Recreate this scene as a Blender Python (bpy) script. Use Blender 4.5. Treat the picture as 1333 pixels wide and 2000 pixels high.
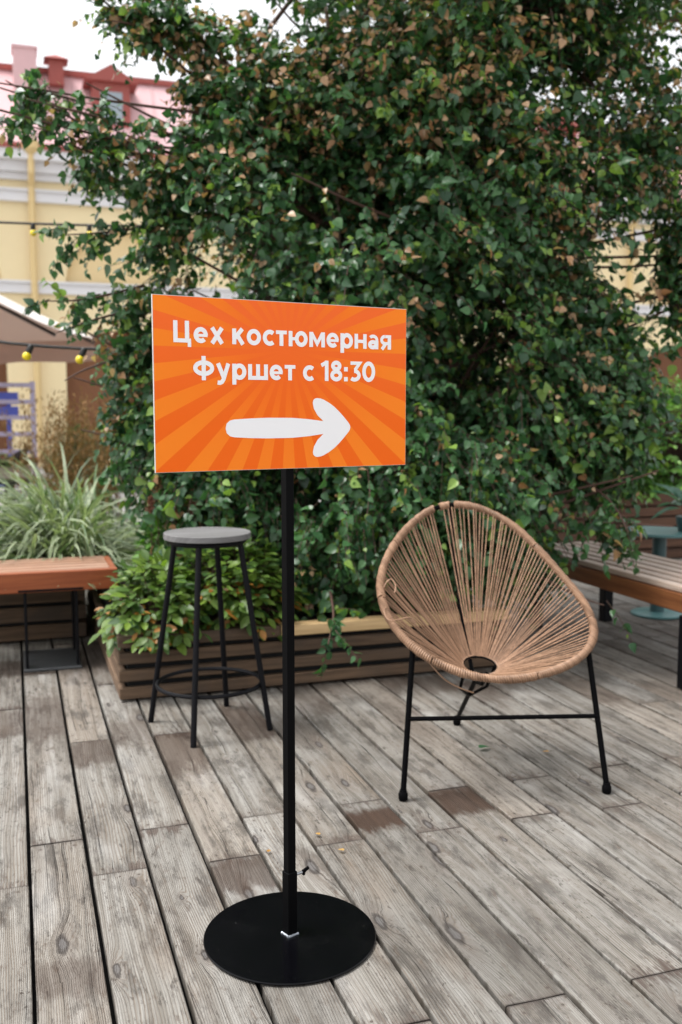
import bpy, bmesh, math, random
import numpy as np
from mathutils import Vector, Matrix
from mathutils.geometry import tessellate_polygon

for o in list(bpy.data.objects):
    bpy.data.objects.remove(o)
scene = bpy.context.scene
COL = scene.collection
random.seed(7)
rng = np.random.default_rng(11)

# ------------------------------------------------------------------ camera
cam_data = bpy.data.cameras.new('camera')
cam = bpy.data.objects.new('camera', cam_data)
COL.objects.link(cam)
scene.camera = cam
cam_data.sensor_fit = 'VERTICAL'
cam_data.sensor_height = 36.0
cam_data.lens = 34.2
cam_data.clip_start = 0.05
cam_data.clip_end = 500
cam.location = (0, 0, 1.25)
cam.rotation_euler = (math.radians(90) - math.atan(200 / 1900), 0, math.radians(-18.5))
cam_data.dof.use_dof = True
cam_data.dof.focus_distance = 2.2
cam_data.dof.aperture_fstop = 3.4

# ------------------------------------------------------------------ overcast sky and soft sun
SUN_EL, SUN_AZ = math.radians(66), math.radians(282)      # azimuth clockwise from +Y: high on the left
world = bpy.data.worlds.new('World')
scene.world = world
world.use_nodes = True
wn, wl = world.node_tree.nodes, world.node_tree.links
wn.clear()
sky = wn.new('ShaderNodeTexSky')
sky.sky_type = 'NISHITA'
sky.sun_disc = False
sky.sun_elevation = SUN_EL
sky.sun_rotation = SUN_AZ
sky.air_density = 1.0
sky.dust_density = 3.0
sky.ozone_density = 1.0
hs = wn.new('ShaderNodeHueSaturation')                     # a cloud deck takes the blue out of the sky
hs.inputs['Saturation'].default_value = 0.10
wl.new(sky.outputs[0], hs.inputs['Color'])
bg = wn.new('ShaderNodeBackground')
bg.inputs['Strength'].default_value = 0.15
wl.new(hs.outputs[0], bg.inputs['Color'])
wo = wn.new('ShaderNodeOutputWorld')
wl.new(bg.outputs[0], wo.inputs['Surface'])

sun_data = bpy.data.lights.new('sun', 'SUN')
sun_data.energy = 1.45
sun_data.angle = math.radians(16)
sun_data.color = (1.0, 0.975, 0.94)
sun = bpy.data.objects.new('sun', sun_data)
COL.objects.link(sun)
sd = Vector((math.sin(SUN_AZ) * math.cos(SUN_EL), math.cos(SUN_AZ) * math.cos(SUN_EL), math.sin(SUN_EL)))
sun.rotation_euler = sd.to_track_quat('Z', 'Y').to_euler()
sun.location = (-3, -6, 12)

vs = scene.view_settings
vs.view_transform = 'Standard'
vs.look = 'None'
vs.exposure = 1.25
vs.gamma = 1.0
vs.use_curve_mapping = False
scene.cycles.use_denoising = True
scene.cycles.max_bounces = 8
scene.cycles.transparent_max_bounces = 8

# ------------------------------------------------------------------ helpers: objects
def tag(o, label=None, cat=None, group=None, kind=None):
    if label: o['label'] = label
    if cat: o['category'] = cat
    if group: o['group'] = group
    if kind: o['kind'] = kind
    return o

def thing(name, loc, label, cat, group=None):
    o = bpy.data.objects.new(name, None)
    o.empty_display_size = 0.05
    COL.objects.link(o)
    o.location = loc
    return tag(o, label, cat, group)

def base_of(o):
    v = Vector((0, 0, 0))
    while o is not None:
        v = v + o.location
        o = o.parent
    return v

class MB:
    """collects world-space shapes, build() links them as one mesh object"""
    local = False
    def __init__(s):
        s.v, s.f, s.sm = [], [], []
    def add(s, verts, faces, smooth=False):
        b = len(s.v)
        s.v += [tuple(p) for p in verts]
        s.f += [tuple(i + b for i in f) for f in faces]
        s.sm += [smooth] * len(faces)
        return s
    def box(s, c, size, rot=None, ch=0.0):
        hx, hy, hz = size[0] / 2, size[1] / 2, size[2] / 2
        if ch <= 0:
            V = [(x, y, z) for z in (-hz, hz) for y in (-hy, hy) for x in (-hx, hx)]
            F = [(0, 2, 3, 1), (4, 5, 7, 6), (0, 1, 5, 4), (2, 6, 7, 3), (0, 4, 6, 2), (1, 3, 7, 5)]
        else:
            bm = bmesh.new()
            bmesh.ops.create_cube(bm, size=1)
            for v in bm.verts: v.co = Vector((v.co.x * size[0], v.co.y * size[1], v.co.z * size[2]))
            bmesh.ops.bevel(bm, geom=bm.edges[:], offset=ch, segments=1, affect='EDGES')
            bm.verts.index_update()
            V = [tuple(v.co) for v in bm.verts]
            F = [tuple(v.index for v in f.verts) for f in bm.faces]
            bm.free()
        R = rot if rot is not None else Matrix.Identity(3)
        c = Vector(c)
        return s.add([R @ Vector(p) + c for p in V], F)
    def tube(s, pts, r, sides=8, closed=False, caps=True, smooth=True):
        pts = [Vector(p) for p in pts]
        n = len(pts)
        rr = r if isinstance(r, (list, tuple)) else [r] * n
        T = []
        for i in range(n):
            a = pts[(i - 1) % n] if (closed or i > 0) else pts[i]
            b = pts[(i + 1) % n] if (closed or i < n - 1) else pts[i]
            T.append((b - a).normalized())
        ref = Vector((0, 0, 1)) if abs(T[0].z) < 0.9 else Vector((1, 0, 0))
        N = (ref - T[0] * ref.dot(T[0])).normalized()
        V, F = [], []
        for i in range(n):
            N = (N - T[i] * N.dot(T[i]))
            N.normalize()
            Bn = T[i].cross(N)
            for k in range(sides):
                a = 2 * math.pi * k / sides
                V.append(pts[i] + (N * math.cos(a) + Bn * math.sin(a)) * rr[i])
        m = n if closed else n - 1
        for i in range(m):
            for k in range(sides):
                a, b = i * sides + k, i * sides + (k + 1) % sides
                c, d = ((i + 1) % n) * sides + (k + 1) % sides, ((i + 1) % n) * sides + k
                F.append((a, b, c, d))
        if caps and not closed:
            F.append(tuple(range(sides - 1, -1, -1)))
            F.append(tuple((n - 1) * sides + k for k in range(sides)))
        return s.add(V, F, smooth)
    def lathe(s, c, prof, seg=32, smooth=True, axis=None):
        R = axis if axis is not None else Matrix.Identity(3)
        c = Vector(c)
        V, F = [], []
        for (r, z) in prof:
            for k in range(seg):
                a = 2 * math.pi * k / seg
                V.append(R @ Vector((r * math.cos(a), r * math.sin(a), z)) + c)
        for i in range(len(prof) - 1):
            for k in range(seg):
                a, b = i * seg + k, i * seg + (k + 1) % seg
                F.append((a, b, b + seg, a + seg))
        F.append(tuple(range(seg - 1, -1, -1)))
        F.append(tuple((len(prof) - 1) * seg + k for k in range(seg)))
        return s.add(V, F, smooth)
    def build(s, name, m, parent=None, kind=None, label=None, sharp=35):
        me = bpy.data.meshes.new(name)
        b = base_of(parent) if parent is not None and not s.local else Vector((0, 0, 0))
        me.from_pydata([(p[0] - b.x, p[1] - b.y, p[2] - b.z) for p in s.v], [], s.f)
        me.update()
        if any(s.sm):
            me.polygons.foreach_set('use_smooth', s.sm)
            try: me.set_sharp_from_angle(angle=math.radians(sharp))
            except Exception: pass
        if m is not None: me.materials.append(m)
        o = bpy.data.objects.new(name, me)
        COL.objects.link(o)
        if parent is not None: o.parent = parent
        if kind: o['kind'] = kind
        if label: o['label'] = label
        return o

class LB(MB):
    """the same in the parent's own coordinates; the object is moved afterwards"""
    local = True

def mesh_np(name, V, F, m, parent=None, tint=None, smooth=False):
    """fast mesh from numpy arrays, all faces the same size; tint: per-vertex colour"""
    V = np.asarray(V, np.float32)
    if parent is not None: V = V - np.array(base_of(parent), np.float32)
    F = np.asarray(F, np.int32)
    k = F.shape[1]
    me = bpy.data.meshes.new(name)
    me.vertices.add(len(V)); me.vertices.foreach_set('co', V.ravel())
    me.loops.add(F.size); me.loops.foreach_set('vertex_index', F.ravel())
    me.polygons.add(len(F)); me.polygons.foreach_set('loop_start', np.arange(0, F.size, k, dtype=np.int32))
    if smooth: me.polygons.foreach_set('use_smooth', np.ones(len(F), bool))
    me.update(calc_edges=True)
    if tint is not None:
        a = me.color_attributes.new('tint', 'FLOAT_COLOR', 'POINT')
        c = np.ones((len(V), 4), np.float32); c[:, :3] = tint
        a.data.foreach_set('color', c.ravel())
    me.materials.append(m)
    o = bpy.data.objects.new(name, me)
    COL.objects.link(o)
    if parent is not None: o.parent = parent
    return o

def rotz(a): return Matrix.Rotation(a, 3, 'Z')

# ------------------------------------------------------------------ helpers: materials
class Nt:
    def __init__(s, name):
        s.m = bpy.data.materials.new(name)
        s.m.use_nodes = True
        s.t = s.m.node_tree
        s.bsdf = s.t.nodes['Principled BSDF']
        s.out = s.t.nodes['Material Output']
    def n(s, typ, **kw):
        x = s.t.nodes.new(typ)
        for k, v in kw.items(): setattr(x, k, v)
        return x
    def put(s, sock, v):
        if v is None: return
        if isinstance(v, bpy.types.NodeSocket): s.t.links.new(v, sock)
        else:
            if isinstance(v, (tuple, list)) and len(v) == 3 and sock.type == 'RGBA': v = (*v, 1)
            sock.default_value = v
    def math(s, op, a, b=None, c=None, clamp=False):
        x = s.n('ShaderNodeMath', operation=op, use_clamp=clamp)
        s.put(x.inputs[0], a); s.put(x.inputs[1], b); s.put(x.inputs[2], c)
        return x.outputs[0]
    def vec(s, op, a, b=None):
        x = s.n('ShaderNodeVectorMath', operation=op)
        s.put(x.inputs[0], a); s.put(x.inputs[1], b)
        return x.outputs[0]
    def sep(s, v):
        x = s.n('ShaderNodeSeparateXYZ'); s.put(x.inputs[0], v); return x.outputs
    def comb(s, x_, y_, z_):
        x = s.n('ShaderNodeCombineXYZ'); s.put(x.inputs[0], x_); s.put(x.inputs[1], y_); s.put(x.inputs[2], z_); return x.outputs[0]
    def noise(s, v, scale, detail=3, rough=0.55, dist=0.0):
        x = s.n('ShaderNodeTexNoise'); s.put(x.inputs['Vector'], v)
        x.inputs['Scale'].default_value = scale; x.inputs['Detail'].default_value = detail
        x.inputs['Roughness'].default_value = rough; x.inputs['Distortion'].default_value = dist
        return x.outputs[0]
    def mix(s, f, a, b, blend='MIX'):
        x = s.n('ShaderNodeMix', data_type='RGBA', blend_type=blend)
        s.put(x.inputs[0], f); s.put(x.inputs[6], a); s.put(x.inputs[7], b)
        return x.outputs[2]
    def step(s, v, lo, hi, a=0.0, b=1.0):
        x = s.n('ShaderNodeMapRange', interpolation_type='SMOOTHSTEP')
        s.put(x.inputs[0], v); s.put(x.inputs[1], lo); s.put(x.inputs[2], hi); s.put(x.inputs[3], a); s.put(x.inputs[4], b)
        return x.outputs[0]
    def obj(s): return s.n('ShaderNodeTexCoord').outputs['Object']
    def rnd(s): return s.n('ShaderNodeObjectInfo').outputs['Random']
    def prop(s, name):
        x = s.n('ShaderNodeAttribute', attribute_type='OBJECT', attribute_name=name); return x.outputs['Fac']
    def bump(s, h, dist, strength=1.0):
        x = s.n('ShaderNodeBump'); s.put(x.inputs['Height'], h)
        x.inputs['Distance'].default_value = dist; x.inputs['Strength'].default_value = strength
        s.t.links.new(x.outputs[0], s.bsdf.inputs['Normal'])
    def set(s, **kw):
        names = dict(color='Base Color', rough='Roughness', metal='Metallic', spec='Specular IOR Level', coat='Coat Weight', emit='Emission Color', estr='Emission Strength')
        for k, v in kw.items(): s.put(s.bsdf.inputs[names[k]], v)
        return s.m

def plain(name, col, rough=0.6, metal=0.0, var=0.15, scale=8.0, bump=0.0, bscale=60.0, spec=0.5, world_pos=False, trans=0.0):
    """a painted / plastic / plaster surface with mottling and fine relief"""
    N = Nt(name)
    P = N.n('ShaderNodeNewGeometry').outputs['Position'] if world_pos else N.obj()
    f = N.noise(P, scale, 5, 0.6)
    f2 = N.noise(P, scale * 7, 3)
    dark = tuple(c * (1 - var) for c in col)
    lite = tuple(min(1, c * (1 + var * 0.7)) for c in col)
    c = N.mix(N.math('MULTIPLY_ADD', f2, 0.35, N.math('MULTIPLY', f, 0.65)), dark, lite)
    N.set(color=c, rough=N.math('MULTIPLY_ADD', f, 0.25, rough - 0.12), metal=metal, spec=spec)
    if bump: N.bump(N.noise(P, bscale, 4), bump)
    if trans:
        tl = N.n('ShaderNodeBsdfTranslucent'); N.put(tl.inputs['Color'], c)
        mx = N.n('ShaderNodeMixShader'); mx.inputs[0].default_value = trans
        N.t.links.new(N.bsdf.outputs[0], mx.inputs[1]); N.t.links.new(tl.outputs[0], mx.inputs[2]); N.t.links.new(mx.outputs[0], N.out.inputs['Surface'])
    return N.m

def wood(name, light, dark, along=1, rough=0.65, ring=0.011, weather=None, wamt=0.0, bump=0.0012, paint=0.0):
    """sawn timber: object coords, grain along the given axis (0 x, 1 y)"""
    N = Nt(name)
    o = N.sep(N.obj())
    r = N.rnd()
    a = o[1] if along == 1 else o[0]
    x = o[0] if along == 1 else o[1]
    z = o[2]
    off = N.math('MULTIPLY', r, 53.0)
    P = N.comb(N.math('ADD', N.math('ADD', x, N.math('MULTIPLY', z, 0.7)), off), N.math('ADD', a, N.math('MULTIPLY', r, 91.0)), 0.0)
    wob = N.noise(N.vec('MULTIPLY', P, (4.0, 0.9, 1)), 1.0, 3)
    field = N.math('MULTIPLY_ADD', wob, 0.05, N.sep(P)[0])
    rings = N.noise(N.comb(N.math('DIVIDE', field, ring), N.math('MULTIPLY', N.sep(P)[1], 1.6), 0.0), 1.0, 4, 0.6)
    fib = N.noise(N.vec('MULTIPLY', P, (420.0, 9.0, 1)), 1.0, 2)
    g = N.math('MULTIPLY_ADD', fib, 0.35, N.math('MULTIPLY', rings, 0.75))
    c = N.mix(N.step(g, 0.35, 0.72), dark, light)
    if weather:
        w = N.noise(N.vec('MULTIPLY', P, (5.0, 1.6, 1)), 1.0, 4, 0.65)
        c = N.mix(N.math('MULTIPLY', N.step(w, 0.4, 0.7), wamt), c, weather)
    v = N.math('MULTIPLY_ADD', r, 0.3, 0.85)
    c = N.mix(1.0, c, N.comb(v, v, v), 'MULTIPLY')
    N.set(color=c, rough=rough, spec=0.3)
    N.bump(g, bump)
    return N.m

# ------------------------------------------------------------------ materials
def deck_material():
    N = Nt('weathered_deck_wood')
    o = N.sep(N.obj())
    r = N.rnd()
    x = N.math('MULTIPLY_ADD', r, 41.0, o[0])
    y = N.math('MULTIPLY_ADD', r, 173.0, o[1])
    P = N.comb(x, y, 0.0)
    # knots: elongated cells, only some of them carry a knot
    vor = N.n('ShaderNodeTexVoronoi', voronoi_dimensions='2D', feature='F1')
    N.put(vor.inputs['Vector'], N.vec('MULTIPLY', P, (8.5, 2.6, 1)))
    vor.inputs['Scale'].default_value = 1.0
    vor.inputs['Randomness'].default_value = 1.0
    dwob = N.math('MULTIPLY_ADD', N.noise(P, 35.0, 2), 0.10, -0.05)
    d = N.math('ADD', vor.outputs['Distance'], dwob)
    csep = N.n('ShaderNodeSeparateColor'); N.put(csep.inputs[0], vor.outputs['Color'])
    keep = N.step(csep.outputs[0], 0.58, 0.61)
    size = N.math('MULTIPLY_ADD', N.math('POWER', csep.outputs[1], 2.0), 0.85, 0.28)
    dn = N.math('DIVIDE', d, size)
    gauss = N.math('MULTIPLY', N.math('POWER', 2.718, N.math('MULTIPLY', N.math('POWER', N.math('MULTIPLY', dn, 3.4), 2.0), -1.0)), keep)
    wob = N.noise(N.vec('MULTIPLY', P, (5.0, 0.75, 1)), 1.0, 3, 0.5)
    wob2 = N.noise(N.vec('MULTIPLY', P, (26.0, 4.0, 1)), 1.0, 3, 0.5)
    field = N.math('ADD', N.math('ADD', x, N.math('MULTIPLY', wob, 0.09)), N.math('ADD', N.math('MULTIPLY', wob2, 0.010), N.math('MULTIPLY', gauss, 0.030)))
    # growth rings: width varies board to board
    rw = N.math('MULTIPLY_ADD', N.math('FRACT', N.math('MULTIPLY', r, 17.0)), 700.0, 700.0)
    sine = N.math('MULTIPLY_ADD', N.math('SINE', N.math('MULTIPLY', field, rw)), 0.5, 0.5)
    lines = N.math('POWER', sine, 3.0)
    band = N.noise(N.comb(N.math('MULTIPLY', field, 55.0), N.math('MULTIPLY', y, 0.9), 0.0), 1.0, 4, 0.6)
    fib = N.noise(N.vec('MULTIPLY', P, (620.0, 11.0, 1)), 1.0, 2)
    lamp = N.step(N.noise(N.vec('MULTIPLY', P, (9.0, 2.2, 1)), 1.0, 3), 0.36, 0.66, 0.08, 1.0)
    lf = N.math('MULTIPLY', lines, N.math('MULTIPLY', lamp, 0.92))
    col = N.mix(N.step(band, 0.28, 0.78), (0.155, 0.142, 0.123), (0.335, 0.324, 0.302))
    col = N.mix(N.math('MULTIPLY', fib, 0.22), col, (0.22, 0.19, 0.16))
    col = N.mix(lf, col, (0.15, 0.118, 0.09))
    # per-board tone, some boards browner
    tone = N.math('MULTIPLY_ADD', N.math('FRACT', N.math('MULTIPLY', r, 7.31)), 0.34, 0.84)
    col = N.mix(1.0, col, N.comb(tone, tone, tone), 'MULTIPLY')
    brownb = N.step(N.math('FRACT', N.math('MULTIPLY', r, 29.7)), 0.7, 1.0, 0.0, 0.2)
    col = N.mix(brownb, col, (0.29, 0.21, 0.145))
    # weathering: grey-black blotches drawn out along the grain
    w1 = N.noise(N.vec('MULTIPLY', P, (15.0, 3.6, 1)), 1.0, 8, 0.76)
    col = N.mix(N.step(w1, 0.47, 0.62, 0.0, 0.76), col, (0.07, 0.061, 0.053))
    w3 = N.noise(N.vec('MULTIPLY', P, (44.0, 13.0, 1)), 1.0, 6, 0.75)
    col = N.mix(N.step(w3, 0.55, 0.66, 0.0, 0.7), col, (0.11, 0.083, 0.064))
    w4 = N.noise(N.vec('MULTIPLY', P, (7.0, 2.0, 1)), 1.0, 3, 0.5)
    col = N.mix(N.step(w4, 0.55, 0.75, 0.0, 0.32), col, (0.50, 0.492, 0.475))
    w2 = N.noise(N.vec('MULTIPLY', P, (3.0, 1.1, 1)), 1.0, 4, 0.6)
    col = N.mix(N.step(w2, 0.54, 0.74, 0.0, 0.5), col, (0.19, 0.14, 0.10))
    gg = N.noise(N.vec('MULTIPLY', P, (34.0, 8.0, 1)), 1.0, 5, 0.7)
    col = N.mix(N.step(gg, 0.60, 0.68, 0.0, 0.75), col, (0.06, 0.05, 0.042))
    # dark flecks and gouges
    fl = N.noise(N.vec('MULTIPLY', P, (95.0, 38.0, 1)), 1.0, 3, 0.6)
    fm_ = N.step(N.noise(N.vec('MULTIPLY', P, (11.0, 3.4, 1)), 1.0, 3), 0.42, 0.66, 0.10, 1.0)
    col = N.mix(N.math('MULTIPLY', N.step(fl, 0.60, 0.66, 0.0, 0.9), fm_), col, (0.055, 0.042, 0.034))
    # long drying cracks
    cr = N.noise(N.comb(N.math('MULTIPLY', field, 75.0), N.math('MULTIPLY', y, 0.55), 3.0), 1.0, 1, 0.4)
    crack = N.step(N.math('ABSOLUTE', N.math('SUBTRACT', cr, 0.66)), 0.004, 0.011, 1.0, 0.0)
    col = N.mix(N.math('MULTIPLY', crack, 0.75), col, (0.035, 0.028, 0.023))
    # knot: dark halo, ring and greyish heart
    col = N.mix(N.math('MULTIPLY', N.step(dn, 0.10, 0.42, 0.38, 0.0), keep), col, (0.15, 0.12, 0.10))
    col = N.mix(N.math('MULTIPLY', N.step(dn, 0.10, 0.15, 0.85, 0.0), keep), col, (0.045, 0.038, 0.034))
    col = N.mix(N.math('MULTIPLY', N.step(dn, 0.05, 0.085, 0.75, 0.0), keep), col, N.mix(fib, (0.10, 0.09, 0.085), (0.20, 0.19, 0.185)))
    # board ends soak up water: ragged dark ends
    ln = N.prop('board_length')
    e = N.math('SUBTRACT', N.math('MULTIPLY', ln, 0.5), N.math('ABSOLUTE', o[1]))
    rag = N.noise(N.vec('MULTIPLY', P, (60.0, 7.0, 1)), 1.0, 5, 0.7)
    side_r = N.math('FRACT', N.math('MULTIPLY', N.math('ADD', r, N.math('SIGN', o[1])), 43.7))
    e2 = N.math('ADD', e, N.math('MULTIPLY', N.math('SUBTRACT', rag, 0.46), N.math('MULTIPLY_ADD', side_r, -0.42, -0.08)))
    col = N.mix(N.math('MULTIPLY', N.step(e2, -0.03, 0.03, 0.85, 0.0), N.math('MULTIPLY_ADD', side_r, 0.7, 0.3)), col, (0.075, 0.052, 0.042))
    col = N.mix(N.step(e, 0.001, 0.006, 0.6, 0.0), col, (0.05, 0.04, 0.034))
    # wet / rusty stains on some boards, painted-in crown shade on the back ones
    sy, sl, sa = N.prop('stain_shade_at'), N.prop('stain_shade_half'), N.prop('stain_shade_amount')
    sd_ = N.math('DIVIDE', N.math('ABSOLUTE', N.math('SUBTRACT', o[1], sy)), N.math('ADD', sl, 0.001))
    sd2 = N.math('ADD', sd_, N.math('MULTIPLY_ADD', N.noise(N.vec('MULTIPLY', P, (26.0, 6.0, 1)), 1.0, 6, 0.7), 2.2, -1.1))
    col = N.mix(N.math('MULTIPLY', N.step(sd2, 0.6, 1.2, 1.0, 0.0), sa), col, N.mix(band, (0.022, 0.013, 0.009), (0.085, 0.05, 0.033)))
    # worn, mossy long edges
    ed = N.math('SUBTRACT', 0.074, N.math('ABSOLUTE', o[0]))
    ed2 = N.math('ADD', ed, N.math('MULTIPLY_ADD', N.noise(P, 24.0, 4, 0.7), -0.030, 0.0145))
    col = N.mix(N.step(ed2, -0.003, 0.003, 0.55, 0.0), col, (0.07, 0.06, 0.045))
    col = N.mix(1.0, col, (0.84, 0.84, 0.835), 'MULTIPLY')
    # two screw heads at each board end
    ex = N.math('SUBTRACT', N.math('ABSOLUTE', o[0]), 0.046)
    ey = N.math('SUBTRACT', e, 0.030)
    es = N.math('SQRT', N.math('ADD', N.math('MULTIPLY', ex, ex), N.math('MULTIPLY', ey, ey)))
    col = N.mix(N.step(es, 0.0032, 0.0044, 0.85, 0.0), col, (0.045, 0.038, 0.034))
    col = N.mix(N.step(es, 0.004, 0.012, 0.35, 0.0), col, (0.10, 0.075, 0.058))
    N.set(color=col, rough=N.step(w1, 0.3, 0.7, 0.78, 0.6), spec=0.28)
    hgt = N.math('ADD', N.math('MULTIPLY', lines, -0.5), N.math('ADD', N.math('MULTIPLY', fib, 0.6), N.math('MULTIPLY', crack, -2.5)))
    N.bump(hgt, 0.0016)
    return N.m

def leaf_material(name, gloss=0.42, trans=0.22, tr_gain=1.6):
    N = Nt(name)
    a = N.n('ShaderNodeAttribute', attribute_name='tint').outputs['Color']
    mott = N.noise(N.obj(), 90.0, 3)
    c = N.mix(1.0, a, N.mix(mott, (0.72, 0.72, 0.72), (1.25, 1.25, 1.2)), 'MULTIPLY')
    N.set(color=c, rough=gloss, spec=0.45)
    tl = N.n('ShaderNodeBsdfTranslucent')
    N.put(tl.inputs['Color'], N.mix(1.0, c, (tr_gain, tr_gain * 1.15, tr_gain * 0.55), 'MULTIPLY'))
    mx = N.n('ShaderNodeMixShader'); mx.inputs[0].default_value = trans
    N.t.links.new(N.bsdf.outputs[0], mx.inputs[1]); N.t.links.new(tl.outputs[0], mx.inputs[2])
    N.t.links.new(mx.outputs[0], N.out.inputs['Surface'])
    return N.m

def sign_print():
    """printed face: orange sunburst, object origin sits at the burst's centre, x across, z up"""
    N = Nt('orange_sunburst_print')
    o = N.sep(N.obj())
    ang = N.math('ARCTAN2', o[2], o[0])
    s = N.math('SINE', N.math('MULTIPLY', ang, 27.0))
    ray = N.step(s, -0.10, 0.10)
    rad = N.math('SQRT', N.math('ADD', N.math('MULTIPLY', o[0], o[0]), N.math('MULTIPLY', o[2], o[2])))
    amt = N.step(rad, 0.03, 0.20, 0.12, 1.0)
    top = N.step(o[2], -0.2, 0.12)
    c1 = N.mix(top, (0.87, 0.135, 0.006), (0.90, 0.145, 0.022))
    c2 = N.mix(N.step(rad, 0.08, 0.34), (0.92, 0.18, 0.012), (0.93, 0.225, 0.014))
    c = N.mix(N.math('MULTIPLY', ray, amt), c1, c2)
    N.set(color=c, rough=0.5, spec=0.15)
    return N.m

M = {}
M['deck'] = deck_material()
M['black_steel'] = plain('black_powder_coated_steel', (0.002, 0.002, 0.0024), 0.5, 0.0, 0.3, 30, 0.0002, 500, 0.06)
M['black_gloss'] = plain('black_gloss_enamel', (0.0015, 0.0015, 0.0022), 0.20, 0.0, 0.3, 12, 0.0001, 90, 0.16)
M['black_iron'] = plain('worn_black_iron', (0.004, 0.004, 0.0055), 0.48, 0.0, 0.5, 25, 0.0003, 300, 0.14)
def dusty(m):
    N = Nt.__new__(Nt); N.m = m; N.t = m.node_tree; N.bsdf = N.t.nodes['Principled BSDF']; N.out = N.t.nodes['Material Output']
    old = N.bsdf.inputs['Base Color'].links[0].from_socket
    v = N.n('ShaderNodeTexVoronoi', feature='F1'); N.put(v.inputs['Vector'], N.obj()); v.inputs['Scale'].default_value = 38.0
    sp_ = N.step(v.outputs['Distance'], 0.016, 0.032, 0.6, 0.0)
    film = N.step(N.noise(N.obj(), 9.0, 6, 0.7), 0.5, 0.85, 0.0, 0.010)
    N.put(N.bsdf.inputs['Base Color'], N.mix(N.math('MAXIMUM', sp_, film), old, (0.30, 0.29, 0.28)))
dusty(M['black_gloss'])
M['zinc'] = plain('zinc_plated_steel', (0.45, 0.46, 0.48), 0.35, 0.9, 0.3, 60)
M['weld'] = plain('bare_weld_metal', (0.42, 0.45, 0.50), 0.38, 0.8, 0.5, 200, 0.001, 300)
M['sign_print'] = sign_print()
M['sign_core'] = plain('white_foam_board', (0.62, 0.60, 0.58), 0.6, 0, 0.04)
M['sign_white'] = plain('white_print', (0.86, 0.85, 0.86), 0.45, 0, 0.02, spec=0.3)
M['rattan'] = wood('tan_rattan_cord', (0.345, 0.208, 0.13), (0.17, 0.097, 0.058), 1, 0.5, 0.02, bump=0.0003)
M['stool_top'] = wood('grey_weathered_seat_wood', (0.20, 0.197, 0.197), (0.11, 0.107, 0.107), 0, 0.6, 0.02, (0.10, 0.095, 0.09), 0.5)
M['planter_wood'] = wood('brown_planter_board', (0.13, 0.082, 0.05), (0.06, 0.037, 0.022), 0, 0.7, 0.012, (0.05, 0.04, 0.033), 0.75)
M['planter_cap'] = wood('pale_planter_cap_board', (0.60, 0.42, 0.22), (0.44, 0.29, 0.14), 0, 0.6, 0.014)
M['planter_side'] = wood('brown_planter_side_board', (0.20, 0.135, 0.09), (0.11, 0.07, 0.045), 1, 0.7, 0.012)
M['liner'] = plain('black_planter_liner', (0.006, 0.006, 0.006), 0.9)
M['soil'] = plain('dark_potting_soil', (0.02, 0.014, 0.01), 0.95, 0, 0.5, 30, 0.02, 25)
M['bench_red'] = wood('red_brown_bench_stain', (0.33, 0.095, 0.035), (0.22, 0.055, 0.02), 0, 0.42, 0.02, bump=0.0006)
M['bench_top'] = wood('worn_brown_bench_slat', (0.36, 0.20, 0.13), (0.23, 0.12, 0.075), 0, 0.42, 0.015, (0.33, 0.25, 0.20), 0.4)
M['rbench_top'] = wood('greyed_bench_slat', (0.46, 0.36, 0.29), (0.30, 0.21, 0.16), 1, 0.5, 0.012, (0.42, 0.38, 0.35), 0.5)
M['rbench_side'] = wood('brown_bench_apron', (0.22, 0.085, 0.032), (0.13, 0.045, 0.017), 1, 0.5, 0.02)
M['grey_steel'] = plain('grey_steel_plate', (0.10, 0.105, 0.11), 0.42, 0.5, 0.3, 10)
M['teal'] = plain('teal_painted_metal', (0.085, 0.20, 0.20), 0.4, 0, 0.12, 9)
M['teal_dark'] = plain('dark_teal_painted_metal', (0.035, 0.085, 0.09), 0.4, 0, 0.2, 9)
M['dark_boards'] = wood('dark_brown_planter_boards', (0.125, 0.062, 0.036), (0.06, 0.028, 0.017), 0, 0.6, 0.015)
M['bark'] = plain('pale_brown_birch_bark', (0.26, 0.19, 0.14), 0.8, 0, 0.45, 18, 0.003, 60, world_pos=True)
M['twig'] = plain('red_brown_twig_bark', (0.075, 0.036, 0.024), 0.7, 0, 0.4, 30)
M['leaf'] = leaf_material('birch_leaf', 0.34, 0.26)
M['shrub_leaf'] = leaf_material('shrub_leaf', 0.45, 0.25)
M['grass_leaf'] = leaf_material('grass_blade', 0.5, 0.25, 1.3)
M['plume'] = leaf_material('dry_plume', 0.8, 0.15, 1.2)
M['wall_yellow'] = plain('yellow_limewash_plaster', (0.82, 0.68, 0.42), 0.9, 0, 0.07, 0.9, 0.004, 12, 0.2)
M['niche_yellow'] = plain('yellow_limewash_niche', (0.76, 0.59, 0.33), 0.9, 0, 0.07, 0.9, 0.004, 12, 0.2)
M['trim_white'] = plain('white_plaster_moulding', (0.72, 0.71, 0.72), 0.85, 0, 0.08, 1.5)
M['pipe_yellow'] = plain('yellow_painted_downpipe', (0.70, 0.52, 0.25), 0.6, 0, 0.08, 3)
M['roof_pink'] = plain('faded_pink_sheet_roof', (0.66, 0.42, 0.43), 0.55, 0, 0.12, 1.2)
M['roof_red'] = plain('red_roof_flashing', (0.33, 0.075, 0.06), 0.55, 0, 0.15, 2)
M['door_brown'] = wood('brown_arched_door', (0.20, 0.085, 0.04), (0.12, 0.05, 0.022), 1, 0.6, 0.03)
M['glass'] = plain('grey_window_glass', (0.30, 0.36, 0.40), 0.12, 0, 0.1, 1)
M['canvas_top'] = plain('pale_lit_parasol_canvas', (0.78, 0.75, 0.72), 0.85, 0, 0.04, 3, trans=0.3)
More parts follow.
